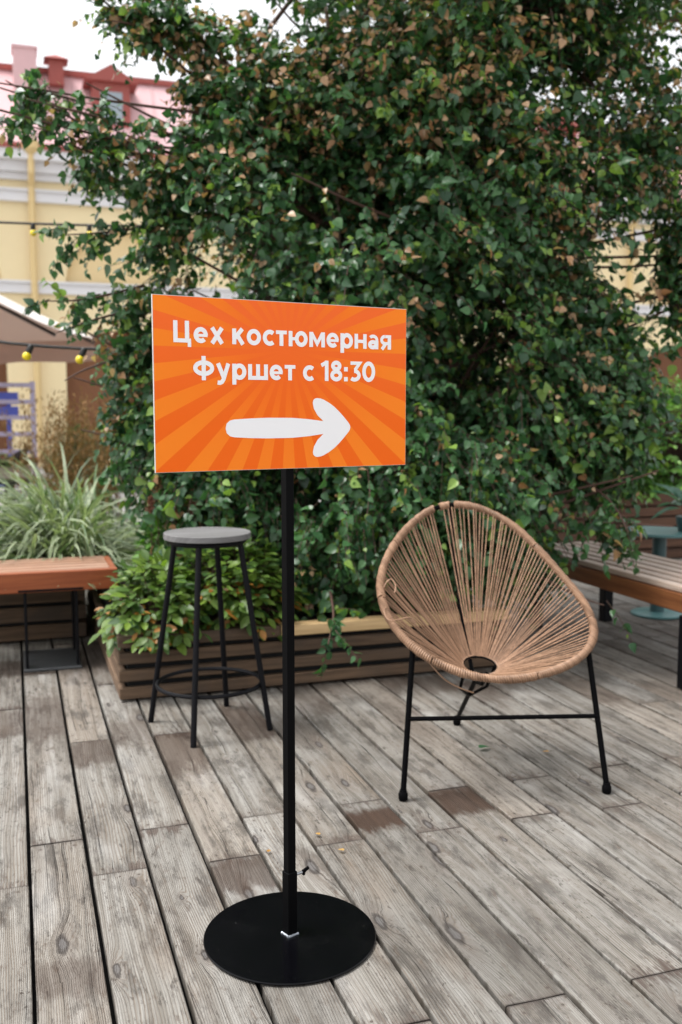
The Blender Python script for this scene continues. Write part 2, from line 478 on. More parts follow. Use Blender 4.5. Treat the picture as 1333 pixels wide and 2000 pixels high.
M['canvas'] = plain('taupe_shaded_parasol_canvas', (0.66, 0.51, 0.43), 0.85, 0, 0.06, 3, trans=0.45)  # same cloth as the top; lit and shaded tones are put into separate colours
M['parasol_metal'] = plain('dark_brown_parasol_rib', (0.03, 0.022, 0.018), 0.5)
M['lilac'] = plain('lilac_painted_rail', (0.60, 0.56, 0.78), 0.45, 0, 0.12, 5)
M['blue'] = plain('blue_painted_board', (0.14, 0.19, 0.75), 0.5, 0, 0.12, 5)
M['orange_board'] = wood('orange_brown_plank', (0.36, 0.15, 0.07), (0.25, 0.09, 0.04), 0)
M['cable'] = plain('black_rubber_cable', (0.02, 0.019, 0.018), 0.6)
M['bulb'] = plain('yellow_bulb_glass', (0.80, 0.62, 0.02), 0.18, 0, 0.03)
M['bird'] = plain('black_feathers', (0.010, 0.010, 0.012), 0.6, 0, 0.4, 40)
M['pot'] = plain('pinkish_beige_planter_box', (0.42, 0.33, 0.28), 0.8, 0, 0.12, 8)
M['paving'] = plain('grey_courtyard_paving', (0.27, 0.26, 0.25), 0.9, 0, 0.22, 3, 0.004, 60)
M['underdeck'] = plain('dark_underdeck', (0.010, 0.009, 0.008), 1.0)

# ------------------------------------------------------------------ ground and deck
g_ = MB().add([(-150, -150, -0.11), (150, -150, -0.11), (150, 150, -0.11), (-150, 150, -0.11)], [(0, 1, 2, 3)]).build('ground', M['paving'])
tag(g_, 'grey paved courtyard ground around the wooden deck', 'ground', kind='structure')

DX0, DX1, DY0, DY1, PW = -16, 50, -0.6, 9.0, 0.156        # strip numbers, near and far end, board pitch
deck = bpy.data.objects.new('deck', None); COL.objects.link(deck)
deck.location = (0, 0, -0.105)
tag(deck, 'weathered grey plank deck under the sign and the chair', 'deck', kind='structure')
MB().box(((DX0 + DX1) / 2 * PW, (DY0 + DY1) / 2, -0.075), ((DX1 - DX0) * PW - 0.02, DY1 - DY0 - 0.02, 0.05)).build('deck_underlay', M['underdeck'], deck)
JOINTS = {-1: [2.59, 4.21], 0: [2.83], 1: [2.59], 2: [2.84], 3: [2.57], 4: [2.83, 1.73], 5: [2.57], 6: [2.83, 1.72], 7: [2.56],
          8: [2.84, 1.72], 9: [2.56], 10: [2.84], 11: [2.54], 12: [2.85], 14: [2.85], 16: [3.44]}
STAINS_AND_SHADE = {(1, 2.70): (2.72, 0.13, 0.95), (6, 2.6): (2.69, 0.085, 1.0), (8, 2.7): (2.74, 0.12, 0.95), (3, 2.4): (2.47, 0.10, 0.7),
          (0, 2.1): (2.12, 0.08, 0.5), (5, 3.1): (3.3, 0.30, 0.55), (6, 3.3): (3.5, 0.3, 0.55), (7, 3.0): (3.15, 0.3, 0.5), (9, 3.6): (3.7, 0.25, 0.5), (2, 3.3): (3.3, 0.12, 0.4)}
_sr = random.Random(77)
for _k in range(-2, 27):                                            # damp patches, multiplied to paint the crown's shade into the back deck
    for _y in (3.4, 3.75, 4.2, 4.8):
        if _sr.random() < 0.85: STAINS_AND_SHADE[(_k, _y)] = (_y + _sr.uniform(-0.2, 0.2), _sr.uniform(0.15, 0.42), _sr.uniform(0.30, 0.72))
def plank_mesh(L, w, zt, twist):
    h, c = 0.028, 0.0035
    prof = [(-w / 2, -h), (w / 2, -h), (w / 2, -c), (w / 2 - c * 0.35, -c * 0.3), (w / 2 - c, 0), (0.0, twist), (-w / 2 + c, 0), (-w / 2 + c * 0.35, -c * 0.3), (-w / 2, -c)]
    n = len(prof)
    V = [(x, -L / 2, z + zt) for x, z in prof] + [(x, L / 2, z + zt) for x, z in prof]
    F = [(i, i + n, (i + 1) % n + n, (i + 1) % n) for i in range(n)]
    F = [f[::-1] for f in F] + [tuple(range(n))[::1], tuple(range(2 * n - 1, n - 1, -1))]
    return V, F
for k in range(DX0, DX1):
    js = list(JOINTS.get(k, []))
    seed = random.Random(k * 31 + 5)
    if not js: js = [2.84 if k % 2 == 0 else 2.57]
    lo, hi = min(js), max(js)
    while lo > DY0 + 1.2:
        lo -= seed.choice([1.11, 1.38, 1.66]); js.append(lo)
    while hi < DY1 - 0.9:
        hi += seed.choice([1.11, 1.62, 1.9]); js.append(hi)
    cuts = sorted([DY0] + [j for j in js if DY0 + 0.3 < j < DY1 - 0.3] + [DY1])
    for a, b in zip(cuts[:-1], cuts[1:]):
        L = b - a - 0.003
        w = PW - seed.uniform(0.0085, 0.0125)
        V, F = plank_mesh(L, w, seed.uniform(-0.0025, 0.0), seed.uniform(-0.0015, 0.0012))
        me = bpy.data.meshes.new('plank'); me.from_pydata(V, [], F); me.update(); me.materials.append(M['deck'])
        p = bpy.data.objects.new('plank', me); COL.objects.link(p); p.parent = deck
        p.location = ((k + 0.5) * PW + seed.uniform(-0.001, 0.001), (a + b) / 2, 0.105)
        p.rotation_euler = (0, seed.uniform(-0.007, 0.007), 0)
        p['board_length'] = L
        p['stain_shade_at'] = 0.0; p['stain_shade_half'] = 0.01; p['stain_shade_amount'] = 0.0
        for (kk, yy), (sy, sh, sa) in STAINS_AND_SHADE.items():
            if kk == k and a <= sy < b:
                p['stain_shade_at'] = sy - (a + b) / 2; p['stain_shade_half'] = sh; p['stain_shade_amount'] = sa

# ------------------------------------------------------------------ yellow building with pink roof
FY = 24.0
bld = thing('courtyard_building', (0, FY, -0.11), 'long yellow building with white mouldings and pink metal roof behind the birch', 'building')
BX0, BX1, EAVE = -22.0, 44.0, 7.05
def arch_pts(cx, z0, half, zc, r, n=14):
    a0 = math.acos(half / r)
    P = [(cx + half, z0)] + [(cx + r * math.cos(a0 + (math.pi - 2 * a0) * i / n), zc + r * math.sin(a0 + (math.pi - 2 * a0) * i / n)) for i in range(n + 1)] + [(cx - half, z0)]
    return P
bays = [2.545 + 4.0 * k for k in range(-6, 11)]
holes, kinds = [], []
for cx in bays:
    holes.append(arch_pts(cx, 4.15, 1.299, 4.15, 1.30)); kinds.append('niche')
    holes.append(arch_pts(cx, 0.0, 1.34, 0.95, 2.18)); kinds.append('door')
wallb = MB()
loops = [[Vector((BX0, -0.11, 0)), Vector((BX1, -0.11, 0)), Vector((BX1, EAVE, 0)), Vector((BX0, EAVE, 0))]] + [[Vector((x, z, 0)) for x, z in h] for h in holes]
flat = [p for lp in loops for p in lp]
tris = tessellate_polygon(loops)
def outw(t):
    a, b, c = (flat[i] for i in t)
    return t if (b - a).cross(c - a).z > 0 else t[::-1]
wallb.add([(p.x, FY, p.y) for p in flat], [outw(t) for t in tris])
wallb.box(((BX0 + BX1) / 2, FY + 4.4, 3.5), (BX1 - BX0, 8.0, 7.0))
for h in holes:                                                    # reveals
    n = len(h)
    wallb.add([(x, FY, z) for x, z in h] + [(x, FY + 0.38, z) for x, z in h], [(i, i + 1, i + 1 + n, i + n) for i in range(n - 1)])
wallb.build('wall', M['wall_yellow'], bld)
for h, kd in zip(holes, kinds):
    n = len(h)
    dep = 0.16 if kd == 'niche' else 0.3
    o = MB().add([(x, FY + dep, z) for x, z in h], [tuple(range(n))]).build('blind_arch' if kd == 'niche' else 'arched_door', M['niche_yellow'] if kd == 'niche' else M['door_brown'], bld)
for (z0, z1, pr) in ((3.92, 4.14, 0.10), (5.97, 6.19, 0.12)):
    m = MB().box(((BX0 + BX1) / 2, FY - pr / 2 + 0.02, (z0 + z1) / 2), (BX1 - BX0, pr + 0.04, z1 - z0))
    m.box(((BX0 + BX1) / 2, FY - pr / 2 - 0.01, z1 + 0.03), (BX1 - BX0, pr + 0.10, 0.055))
    m.build('string_course', M['trim_white'], bld)
m = MB()
for (z0, z1, pr) in ((6.45, 6.60, 0.12), (6.603, 6.83, 0.26), (6.833, 7.05, 0.46)):
    m.box(((BX0 + BX1) / 2, FY - pr / 2 + 0.1, (z0 + z1) / 2), (BX1 - BX0, pr + 0.2, z1 - z0))
m.build('cornice', M['trim_white'], bld)
MB().box(((BX0 + BX1) / 2, FY - 0.42, 7.11), (BX1 - BX0, 0.16, 0.12)).build('gutter', M['roof_red'], bld)
for px in (0.55 + 4.0 * 2 * k for k in range(-2, 5)):
    pm = MB().tube([(px, FY - 0.42, 7.02), (px, FY - 0.42, 6.55), (px, FY - 0.16, 6.3), (px, FY - 0.16, 0.1)], 0.075, 12)
    pm.tube([(px, FY - 0.42, 7.22), (px, FY - 0.42, 7.06), (px, FY - 0.42, 6.95)], [0.2, 0.2, 0.09], 12)
    pm.build('downpipe', M['pipe_yellow'], bld)
# mansard of separate sheets
RB, RT = Vector((0, FY - 0.36, 7.14)), Vector((0, FY + 0.9, 9.15))
sl = (RT - RB); L_ = sl.length; ra = math.atan2(sl.z, sl.y)
PWD = 0.62
pan = bpy.data.meshes.new('roof_panel')
V = []; h_ = 0.035
prof = [(-PWD / 2, 0.0), (-PWD / 2, h_), (-PWD / 2 + 0.03, h_), (-PWD / 2 + 0.03, 0.012), (PWD / 2 - 0.006, 0.012), (PWD / 2 - 0.006, 0.0)]
n = len(prof)
V = [(x, 0, z) for x, z in prof] + [(x, L_, z) for x, z in prof]
pan.from_pydata(V, [], [(i, (i + 1) % n, (i + 1) % n + n, i + n) for i in range(n)] + [tuple(range(n - 1, -1, -1)), tuple(range(n, 2 * n))])
pan.update(); pan.materials.append(M['roof_pink'])
k = 0
xx = BX0 + PWD / 2
while xx < BX1:
    if -9 < xx < 30:
        q = bpy.data.objects.new('roof_panel', pan); COL.objects.link(q); q.parent = bld
        q.location = (xx, RB.y - FY, RB.z + 0.11); q.rotation_euler = (ra, 0, 0)
    xx += PWD
MB().add([(BX0, RB.y + .03, RB.z - .01), (BX1, RB.y + .03, RB.z - .01), (BX1, RT.y + .03, RT.z - .02), (BX0, RT.y + .03, RT.z - .02), (BX0, FY + 8.3, 7.14), (BX1, FY + 8.3, 7.14), (BX0, FY + 4.4, 9.6), (BX1, FY + 4.4, 9.6)],
         [(0, 1, 2, 3), (3, 2, 7, 6), (6, 7, 5, 4), (0, 3, 6, 4), (1, 5, 7, 2)]).build('roof', M['roof_pink'], bld)
MB().box(((BX0 + BX1) / 2, RT.y, RT.z + 0.03), (BX1 - BX0, 0.22, 0.13)).build('roof_flashing', M['roof_red'], bld)
def dormer(cx):
    y0 = FY + 0.05
    d = MB()
    d.box((cx, y0 + 0.6, 8.2), (0.86, 1.2, 1.25))
    o = d.build('dormer', M['roof_red'], bld)
    MB().add([(cx - .62, y0 - .12, 8.82), (cx + .62, y0 - .12, 8.82), (cx, y0 - .12, 9.2), (cx - .62, y0 + 1.4, 8.82), (cx + .62, y0 + 1.4, 8.82), (cx, y0 + 1.4, 9.2)],
             [(0, 1, 2), (3, 5, 4), (0, 2, 5, 3), (1, 4, 5, 2), (0, 3, 4, 1)]).build('dormer_gable', M['roof_red'], o)
    MB().box((cx, y0 - 0.005, 8.25), (0.5, 0.03, 0.72)).build('pane', M['glass'], o)
for cx in (2.4, 8.4, 14.4, 20.4, -3.6): dormer(cx)
def chimney(cx, w, zt, cap):
    c = MB().box((cx, FY + 0.45, (7.4 + zt) / 2), (w, 0.6, zt - 7.4)).build('chimney', M['roof_pink'], bld)
    MB().box((cx, FY + 0.45, zt + 0.03), (w + 0.06, 0.66, 0.06)).build('chimney_cap', M['roof_pink'], c)
chimney(0.50, 0.52, 9.42, True)
v_ = MB().box((1.2, FY + 0.6, 9.05), (0.34, 0.34, 0.55)).build('roof_vent', M['roof_red'], bld)
MB().add([(0.92, FY + .3, 9.33), (1.48, FY + .3, 9.33), (1.48, FY + .9, 9.33), (0.92, FY + .9, 9.33), (1.2, FY + .6, 9.5)], [(3, 2, 1, 0), (0, 1, 4), (1, 2, 4), (2, 3, 4), (3, 0, 4)]).build('vent_hood', M['roof_red'], v_)

# ------------------------------------------------------------------ sign on its stand
SD = Vector((0.98229, 0.18738, 0)); SN = Vector((0.18738, -0.98229, 0)); SP = Vector((0.583, 2.125, 0))
stand = thing('sign_stand', (SP.x, SP.y, 0.0), 'black steel stand with square pole and round base plate holding the orange sign', 'stand')
SR = Matrix((SD, -SN, Vector((0, 0, 1)))).transposed()             # local x along the board, y away from the viewer
def sp(u, n, z): return SP + SD * u - SN * n + Vector((0, 0, z))
MB().lathe((SP.x, SP.y, 0), [(0.200, 0.002), (0.2045, 0.0035), (0.205, 0.006), (0.2035, 0.0085), (0.001, 0.0088)], 96).build('base_plate', M['black_gloss'], stand)
PR = SR @ rotz(math.radians(-52))
PR = SR @ rotz(math.radians(10))
MB().box(sp(0, 0, 0.009 + 0.078), (0.0265, 0.0265, 0.156), PR, 0.0015).build('sleeve', M['black_steel'], stand)
MB().box(sp(0, 0, 0.7775), (0.0215, 0.0215, 1.335), PR, 0.0013).build('pole', M['black_steel'], stand)
w = MB()
rw = random.Random(3)
c_ = [PR @ Vector(v) for v in ((-0.014, -0.014, 0), (0.014, -0.014, 0), (-0.014, 0.014, 0))]
for a, b in ((c_[0], c_[1]), (c_[0], c_[2])):
    w.tube([SP + a.lerp(b, t / 7) + Vector((rw.uniform(-1, 1), rw.uniform(-1, 1), 0)) * 0.0008 + Vector((0, 0, 0.0105)) for t in range(8)], [rw.uniform(0.002, 0.0036) for _ in range(8)], 7)
w.build('weld_bead', M['weld'], stand)
bz = 0.150
bdir = (PR @ Vector((1, 0, 0)))
side = (PR @ Vector((0, 1, 0)))
b0 = sp(0, 0, bz) + bdir * 0.014
bolt = MB().tube([b0, b0 + bdir * 0.026], 0.0034, 10).build('clamp_screw', M['zinc'], stand)
MB().tube([b0, b0 + bdir * 0.004], 0.0065, 6, smooth=False).build('nut', M['black_steel'], bolt)
e_ = b0 + bdir * 0.026
upv = (Vector((0, 0, 0.8)) - side * 0.6).normalized()
for sg in (1, -1):
    MB().tube([e_, e_ + bdir * 0.003 + upv * sg * 0.007, e_ + bdir * 0.009 + upv * sg * 0.015], [0.0055, 0.0045, 0.0038], 8).build('wing', M['black_steel'], bolt)

board = thing('direction_sign', sp(-0.007, -0.022, 1.118), 'orange sunburst sign board with white Cyrillic lettering and white arrow pointing right', 'sign')
U0, U1, Z0, Z1 = -0.317, 0.3035, 1.1185, 1.4855
o = LB().box((0, 0, 0), (1, 1, 1)).build('board', M['sign_core'], board)
me = o.data
V = [SR @ Vector((u + 0.007, y, z - 1.118)) for z in (Z0, Z1) for y in (0.0, 0.004) for u in (U0, U1)]
for v, p in zip(me.vertices, V): v.co = p
me.update()
# printed face with its origin at the centre of the sunburst
CU, CZ = -0.007, 1.381
fm = bpy.data.meshes.new('printed_face')
fm.from_pydata([(u - CU, 0, z - CZ) for u, z in ((U0 + .0012, Z0 + .0008), (U1 - .0008, Z0 + .0008), (U1 - .0008, Z1 - .0012), (U0 + .0012, Z1 - .0012))], [], [(0, 1, 2, 3)])
fm.materials.append(M['sign_print'])
face = bpy.data.objects.new('printed_face', fm); COL.objects.link(face); face.parent = board
def on_board(u, z, lift):                                            # offset from the board's own origin
    return SR @ Vector((u + 0.007, -lift, z - 1.118))
SE = SR.to_euler()
face.location = on_board(CU, CZ, 0.0006); face.rotation_euler = SE
AR = [(-0.1586, 0), (-0.1561, .0105), (-0.1483, .017), (-0.1376, .0193), (-0.0985, .0215), (-0.0587, .0227), (0.0025, .0222), (0.0442, .0190), (0.0802, .0145), (0.0654, .0275), (0.0559, .0429), (0.0532, .0555), (0.0545, .0610), (0.0570, .0640), (0.0605, .0658), (0.0655, .0664), (0.0735, .0655), (0.0814, .0628), (0.0950, .0560), (0.1083, .0472), (0.1210, .0365), (0.1327, .0250), (0.1420, .0150), (0.1470, .0095), (0.1500, .0045)]
pts = [(u, 1.2095 + v) for u, v in AR] + [(0.1509, 1.2095)] + [(u, 1.2095 - v) for u, v in AR[:0:-1]]
am = bpy.data.meshes.new('arrow')
tt = tessellate_polygon([[Vector((u, z, 0)) for u, z in pts]])
def ccw(t):
    a, b, c = (Vector((*pts[i], 0)) for i in t)
    return t if (b - a).cross(c - a).z > 0 else t[::-1]
am.from_pydata([(u, 0, z - 1.2095) for u, z in pts], [], [ccw(t) for t in tt])
am.materials.append(M['sign_white'])
ao = bpy.data.objects.new('arrow', am); COL.objects.link(ao); ao.parent = board
ao.location = on_board(0, 1.2095, 0.0011); ao.rotation_euler = SE
def arc(cx, cy, rx, ry, a0, a1, n=20):
    return [(cx + rx * math.cos(math.radians(a0 + (a1 - a0) * i / n)), cy + ry * math.sin(math.radians(a0 + (a1 - a0) * i / n))) for i in range(n + 1)]
XH, SW = 0.74, 0.203                                                  # x-height and stroke of the bold face, cap height 1
hw = SW / 2
def oval(cx, cy, rx, ry, n=32): return ('o', arc(cx, cy, rx - hw, ry - hw, 0, 360, n)[:-1], SW)
def ln(*p, w=SW): return ('l', list(p), w)
GLYPH = {
 'Ц': (0.86, [ln((hw, 0), (hw, 1)), ln((0.64, 0), (0.64, 1)), ln((0, hw * .9), (0.82, hw * .9), w=SW * .9), ln((0.745, 0.1), (0.745, -0.2), w=SW * .82)]),
 'е': (0.68, [ln(*arc(0.34, 0.37, 0.34 - hw, 0.37 - hw, -4, 316)), ln((0.1, 0.355), (0.66, 0.355), w=0.13)]),
 'х': (0.70, [ln((0.11, 0), (0.59, XH)), ln((0.11, XH), (0.59, 0))]),
 'к': (0.63, [ln((hw, 0), (hw, XH)), ln((0.14, 0.30), (0.5, XH)), ln((0.26, 0.42), (0.53, 0))]),
 'о': (0.72, [oval(0.36, 0.37, 0.36, 0.385)]),
 'с': (0.58, [ln(*arc(0.36, 0.37, 0.36 - hw, 0.385 - hw, 48, 312))]),
 'т': (0.58, [ln((0.01, XH - hw * .85), (0.57, XH - hw * .85), w=SW * .85), ln((0.29, 0), (0.29, XH))]),
 'ю': (1.0, [ln((hw, 0), (hw, XH)), ln((0.1, 0.37), (0.4, 0.37), w=0.15), oval(0.66, 0.37, 0.34, 0.385)]),
 'м': (0.84, [ln((hw, 0), (hw, XH)), ln((0.745, 0), (0.745, XH)), ln((0.12, XH - .03), (0.42, 0.17), (0.72, XH - .03), w=0.165)]),
 'р': (0.70, [ln((hw, -0.24), (hw, XH)), oval(0.36, 0.37, 0.34, 0.385)]),
 'н': (0.68, [ln((hw, 0), (hw, XH)), ln((0.585, 0), (0.585, XH)), ln((0.1, 0.37), (0.58, 0.37), w=0.16)]),
 'а': (0.60, [ln((0.505, 0), (0.505, 0.46), w=0.18), ln(*arc(0.285, 0.46, 0.22, 0.195, 0, 140), w=0.165), oval(0.28, 0.225, 0.28, 0.235)]),
 'я': (0.64, [ln((0.545, 0), (0.545, XH)), ln((0.55, XH - .08), (0.3, XH - .08), w=0.155), ln(*arc(0.28, 0.485, 0.185, 0.178, 90, 270), w=0.165), ln((0.28, 0.305), (0.55, 0.305), w=0.15), ln((0.34, 0.31), (0.11, 0), w=0.18)]),
 'Ф': (1.0, [ln((0.5, -0.06), (0.5, 1.06)), oval(0.5, 0.50, 0.5, 0.36)]),
 'у': (0.70, [ln((0.10, XH), (0.38, 0.06)), ln((0.60, XH), (0.36, 0.0), (0.285, -0.12), (0.19, -0.165), (0.07, -0.15), w=SW * .95)]),
 'ш': (1.0, [ln((hw, 0), (hw, XH)), ln((0.5, 0), (0.5, XH)), ln((1 - hw, 0), (1 - hw, XH)), ln((0, hw * .9), (1, hw * .9), w=SW * .9)]),
 '1': (0.42, [ln((0.31, 0), (0.31, 1)), ln((0.02, 0.76), (0.33, 0.93), w=SW * .9)]),
 '8': (0.66, [oval(0.33, 0.285, 0.33, 0.295), oval(0.33, 0.755, 0.285, 0.26)]),
 ':': (0.24, [ln((0.01, 0.105), (0.22, 0.105), w=0.21), ln((0.01, 0.60), (0.22, 0.60), w=0.21)]),
 '3': (0.62, [ln((0.05, 0.915), (0.56, 0.915), (0.30, 0.575), w=0.17), ln(*arc(0.27, 0.305, 0.255, 0.215, 95, -135), w=SW * .95)]),
 '0': (0.74, [oval(0.37, 0.5, 0.37, 0.515)]),
}
def stroke_mesh(m, kind, P, w, lift):
    P = [Vector((a, b)) for a, b in P]; n = len(P); L_, R_ = [], []
    for i in range(n):
        a = P[i - 1] if (kind == 'o' or i > 0) else None
        b = P[(i + 1) % n] if (kind == 'o' or i < n - 1) else None
        d0 = (P[i] - a).normalized() if a is not None else (b - P[i]).normalized()
        d1 = (b - P[i]).normalized() if b is not None else d0
        t = (d0 + d1).normalized(); nn_ = Vector((-t.y, t.x)); k = max(0.45, nn_.dot(Vector((-d0.y, d0.x))))
        L_.append(P[i] + nn_ * (w / 2 / k)); R_.append(P[i] - nn_ * (w / 2 / k))
    V = [(p.x, lift, p.y) for p in L_] + [(p.x, lift, p.y) for p in R_]
    F = [(i + n, (i + 1) % n + n, (i + 1) % n, i) for i in range(n if kind == 'o' else n - 1)]
    m.add(V, F)
def letters(txt, u0, u1, zb, cap):
    gap = 0.085
    adv = sum((GLYPH[c][0] + gap) if c != ' ' else 0.30 for c in txt) - gap
    sx = (u1 - u0) / adv
    x = 0.0
    for c in txt:
        if c == ' ': x += 0.30; continue
        w_, strokes = GLYPH[c]
        m = LB()
        for j, (kd, P, w) in enumerate(strokes):
            stroke_mesh(m, kd, [(a * sx, b * cap) for a, b in P], w * (sx + cap) / 2, -0.00007 * j)
        lo = m.build('letter', M['sign_white'], board)
        lo.location = on_board(u0 + x * sx, zb, 0.0011); lo.rotation_euler = SE
        x += w_ + gap
letters('Цех костюмерная', -0.273, 0.2605, 1.3895, 0.0450)
letters('Фуршет с 18:30', -0.2305, 0.2175, 1.3145, 0.0455)

# ------------------------------------------------------------------ cord chair
S2 = Vector((0.9954, -0.0955, 0)); UU = Vector((0.0731, 0.7625, 0.6428)); NN = Vector((-0.0614, -0.6399, 0.766)); CP = Vector((1.4784, 2.7514, 0.455)); F2 = Vector((-0.0955, -0.9954, 0))
RING = [(-0.004, 0.693), (0.092, 0.676), (0.185, 0.612), (0.256, 0.489), (0.311, 0.356), (0.344, 0.233), (0.362, 0.126), (0.337, 0.046), (0.25, -0.026), (0.144, -0.068), (0.033, -0.086), (-0.071, -0.084), (-0.164, -0.052), (-0.237, -0.001), (-0.305, 0.072), (-0.347, 0.153), (-0.358, 0.25), (-0.345, 0.349), (-0.298, 0.452), (-0.225, 0.546), (-0.125, 0.644), (-0.066, 0.681)]
def smooth_ring(P, n, harm=5):
    P = np.array(P); Q = np.vstack([P, P[:1]])
    s = np.r_[0, np.cumsum(np.linalg.norm(np.diff(Q, axis=0), axis=1))]
    t = np.linspace(0, s[-1], 512, endpoint=False)
    z = np.interp(t, s, Q[:, 0]) + 1j * np.interp(t, s, Q[:, 1])
    f = np.fft.fft(z); k = np.fft.fftfreq(512, 1 / 512)
    f[np.abs(k) > harm] = 0
    z = np.fft.ifft(f)
    Q = np.r_[z, z[:1]]; s = np.r_[0, np.cumsum(np.abs(np.diff(Q)))]
    tt = np.linspace(0, s[-1], n, endpoint=False)
    return [(float(np.interp(a, s, Q.real)), float(np.interp(a, s, Q.imag))) for a in tt]
def rp(q, lift=0.0): return CP + S2 * q[0] + UU * q[1] + NN * lift
chair = thing('lounge_chair', (1.51, 2.98, 0), 'round lounge chair of tan cords on a black steel three-legged frame', 'chair')
NR = 240
ring = [rp(q) for q in smooth_ring(RING, NR)]
MB().tube(ring, 0.0085, 10, closed=True).build('rim', M['black_steel'], chair)
# cord wound round the rim, left off where it has come loose at the top
ctr = sum(ring, Vector()) / NR
def ring_at(t):
    i = (t % 1.0) * NR; a = int(i); f = i - a
    return ring[a % NR].lerp(ring[(a + 1) % NR], f)
def wind(t0, t1, turns, name):
    pts, n = [], turns * 11
    for i in range(n + 1):
        t = t0 + (t1 - t0) * i / n
        p = ring_at(t); tg = (ring_at(t + 0.004) - ring_at(t - 0.004)).normalized()
        nb = (NN - tg * NN.dot(tg)).normalized(); bb = tg.cross(nb)
        a = 2 * math.pi * turns * i / n
        rr = 0.0106 + 0.0009 * math.sin(i * 0.021) + 0.0006 * math.sin(i * 0.113)
        pts.append(p + (nb * math.cos(a) + bb * math.sin(a)) * rr)
    MB().tube(pts, 0.0042, 6).build(name, M['rattan'], chair)
segs = [(0.006, 0.16), (0.1615, 0.31), (0.3115, 0.47), (0.4715, 0.62), (0.6215, 0.745), (0.7475, 0.86), (0.8615, 0.968), (0.980, 0.997)]
for a, b in segs: wind(a, b, int((b - a) * 300), 'rim_wrapping')
# little hoop where all cords meet
HC = Vector((1.512, 2.99, 0.362)); ht = math.radians(17)
HX = S2; HY = (-F2 * math.cos(ht) + Vector((0, 0, math.sin(ht)))); HR = 0.060
hoop = [HC + HX * math.cos(a) * HR + HY * math.sin(a) * HR for a in (2 * math.pi * i / 40 for i in range(40))]
MB().tube(hoop, 0.0042, 8, closed=True).build('seat_hoop', M['black_steel'], chair)
rc = random.Random(5)
NC = 140
cu_ = sum((Vector((q[0], q[1], 0)) for q in smooth_ring(RING, 60)), Vector()) / 60
flatring = smooth_ring(RING, NR)
for i in range(NC):
    t = (i + rc.uniform(-0.26, 0.26)) / NC
    if 0.968 < t < 0.980: continue
    q = flatring[int(t * NR) % NR]
    # angle on the hoop follows the angle on the rim as seen from the hoop
    ang = math.atan2(q[1] - 0.27, q[0] - 0.02)
    a0 = ring_at(t)
    inward = (ctr - a0).normalized()
    he = HC + HX * math.cos(ang) * HR + HY * math.sin(ang) * HR
    st = a0 + inward * 0.012 + NN * rc.uniform(-0.004, 0.003)
    mid_ = st.lerp(he, 0.5) - NN * rc.uniform(0.0, 0.012) + S2 * rc.uniform(-0.004, 0.004)
    en = he + (he - HC).normalized() * 0.002 + Vector((0, 0, rc.uniform(-.002, .003)))
    pts = [st, st.lerp(mid_, 0.5) - NN * 0.001, mid_, mid_.lerp(en, 0.5) - NN * 0.001, en]
    MB().tube(pts, rc.uniform(0.0021, 0.0027), 6).build('cord', M['rattan'], chair)
# knot windings on the hoop
for s0, s1 in ((0.02, 0.47), (0.53, 0.98)):
    pts = []
    for i in range(420):
        t = s0 + (s1 - s0) * i / 419; a = 2 * math.pi * t + math.pi / 2
        p = HC + HX * math.cos(a) * HR + HY * math.sin(a) * HR
        rd = (p - HC).normalized(); w_ = 2 * math.pi * i / 7
        pts.append(p + rd * math.cos(w_) * 0.005 + rd * 0.003 + Vector((0, 0, math.sin(w_) * 0.005)))
    MB().tube(pts, 0.0018, 4).build('hoop_wrapping', M['rattan'], chair)
# loose ends
loose = [[(-0.345, 0.30, .012), (-0.33, 0.318, .022), (-0.315, 0.322, .026), (-0.306, 0.295, .022), (-0.315, 0.27, .016)],
         [(-0.352, 0.22, .012), (-0.366, 0.195, .018), (-0.36, 0.155, .022), (-0.33, 0.15, .028), (-0.29, 0.155, .03), (-0.272, 0.138, .02)],
         [(-0.25, 0.0, -.012), (-0.21, -0.045, -.035), (-0.165, -0.075, -.045), (-0.12, -0.095, -.05)]]
def spline(P, n=6):
    out = []
    P = [Vector(p) for p in P]
    for i in range(len(P) - 1):
        p0, p1, p2, p3 = P[max(i - 1, 0)], P[i], P[i + 1], P[min(i + 2, len(P) - 1)]
        for k in range(n):
            t = k / n
            out.append(0.5 * ((2 * p1) + (p2 - p0) * t + (2 * p0 - 5 * p1 + 4 * p2 - p3) * t * t + (3 * p1 - p0 - 3 * p2 + p3) * t ** 3))
    return out + [P[-1]]
for l in loose:
    MB().tube([rp((a, b), c) for a, b, c in spline(l)], 0.0023, 6).build('loose_cord', M['rattan'], chair)
# frame
FL, FR, RR = Vector((1.148, 2.80, 0)), Vector((1.803, 2.643, 0)), Vector((1.636, 3.431, 0))
def nearest_ring(p): return min(ring, key=lambda q: (q - p).length)
TL, TR = nearest_ring(Vector((1.147, 2.783, 0.496))), nearest_ring(Vector((1.797, 2.72, 0.45)))
for foot, top in ((FL, TL), (FR, TR)):
    lg = MB().tube([foot + Vector((0, 0, .022)), top - NN * 0.01], 0.0095, 12).build('front_leg', M['black_steel'], chair)
    MB().lathe(foot, [(0.0135, 0.0), (0.0155, 0.004), (0.0155, 0.021), (0.0125, 0.026), (0.0115, 0.034)], 16).build('foot_cap', M['black_steel'], lg)
ca, cb = FL.lerp(TL, 0.53), FR.lerp(TR, 0.525)
MB().tube([ca, cb], 0.0075, 12).build('crossbar', M['black_steel'], chair)
top = ring[0] + NN * -0.006
low = HC + Vector((0.012, 0.065, -0.075))
MB().tube(spline([top, top.lerp(low, 0.5) + Vector((0.008, 0.04, -0.03)), low + Vector((0.0, 0.03, 0.05)), low]), 0.0075, 10).build('back_rod', M['black_steel'], chair)
rl = MB().tube([low, RR + Vector((0, 0, .022))], 0.0085, 12).build('rear_leg', M['black_steel'], chair)
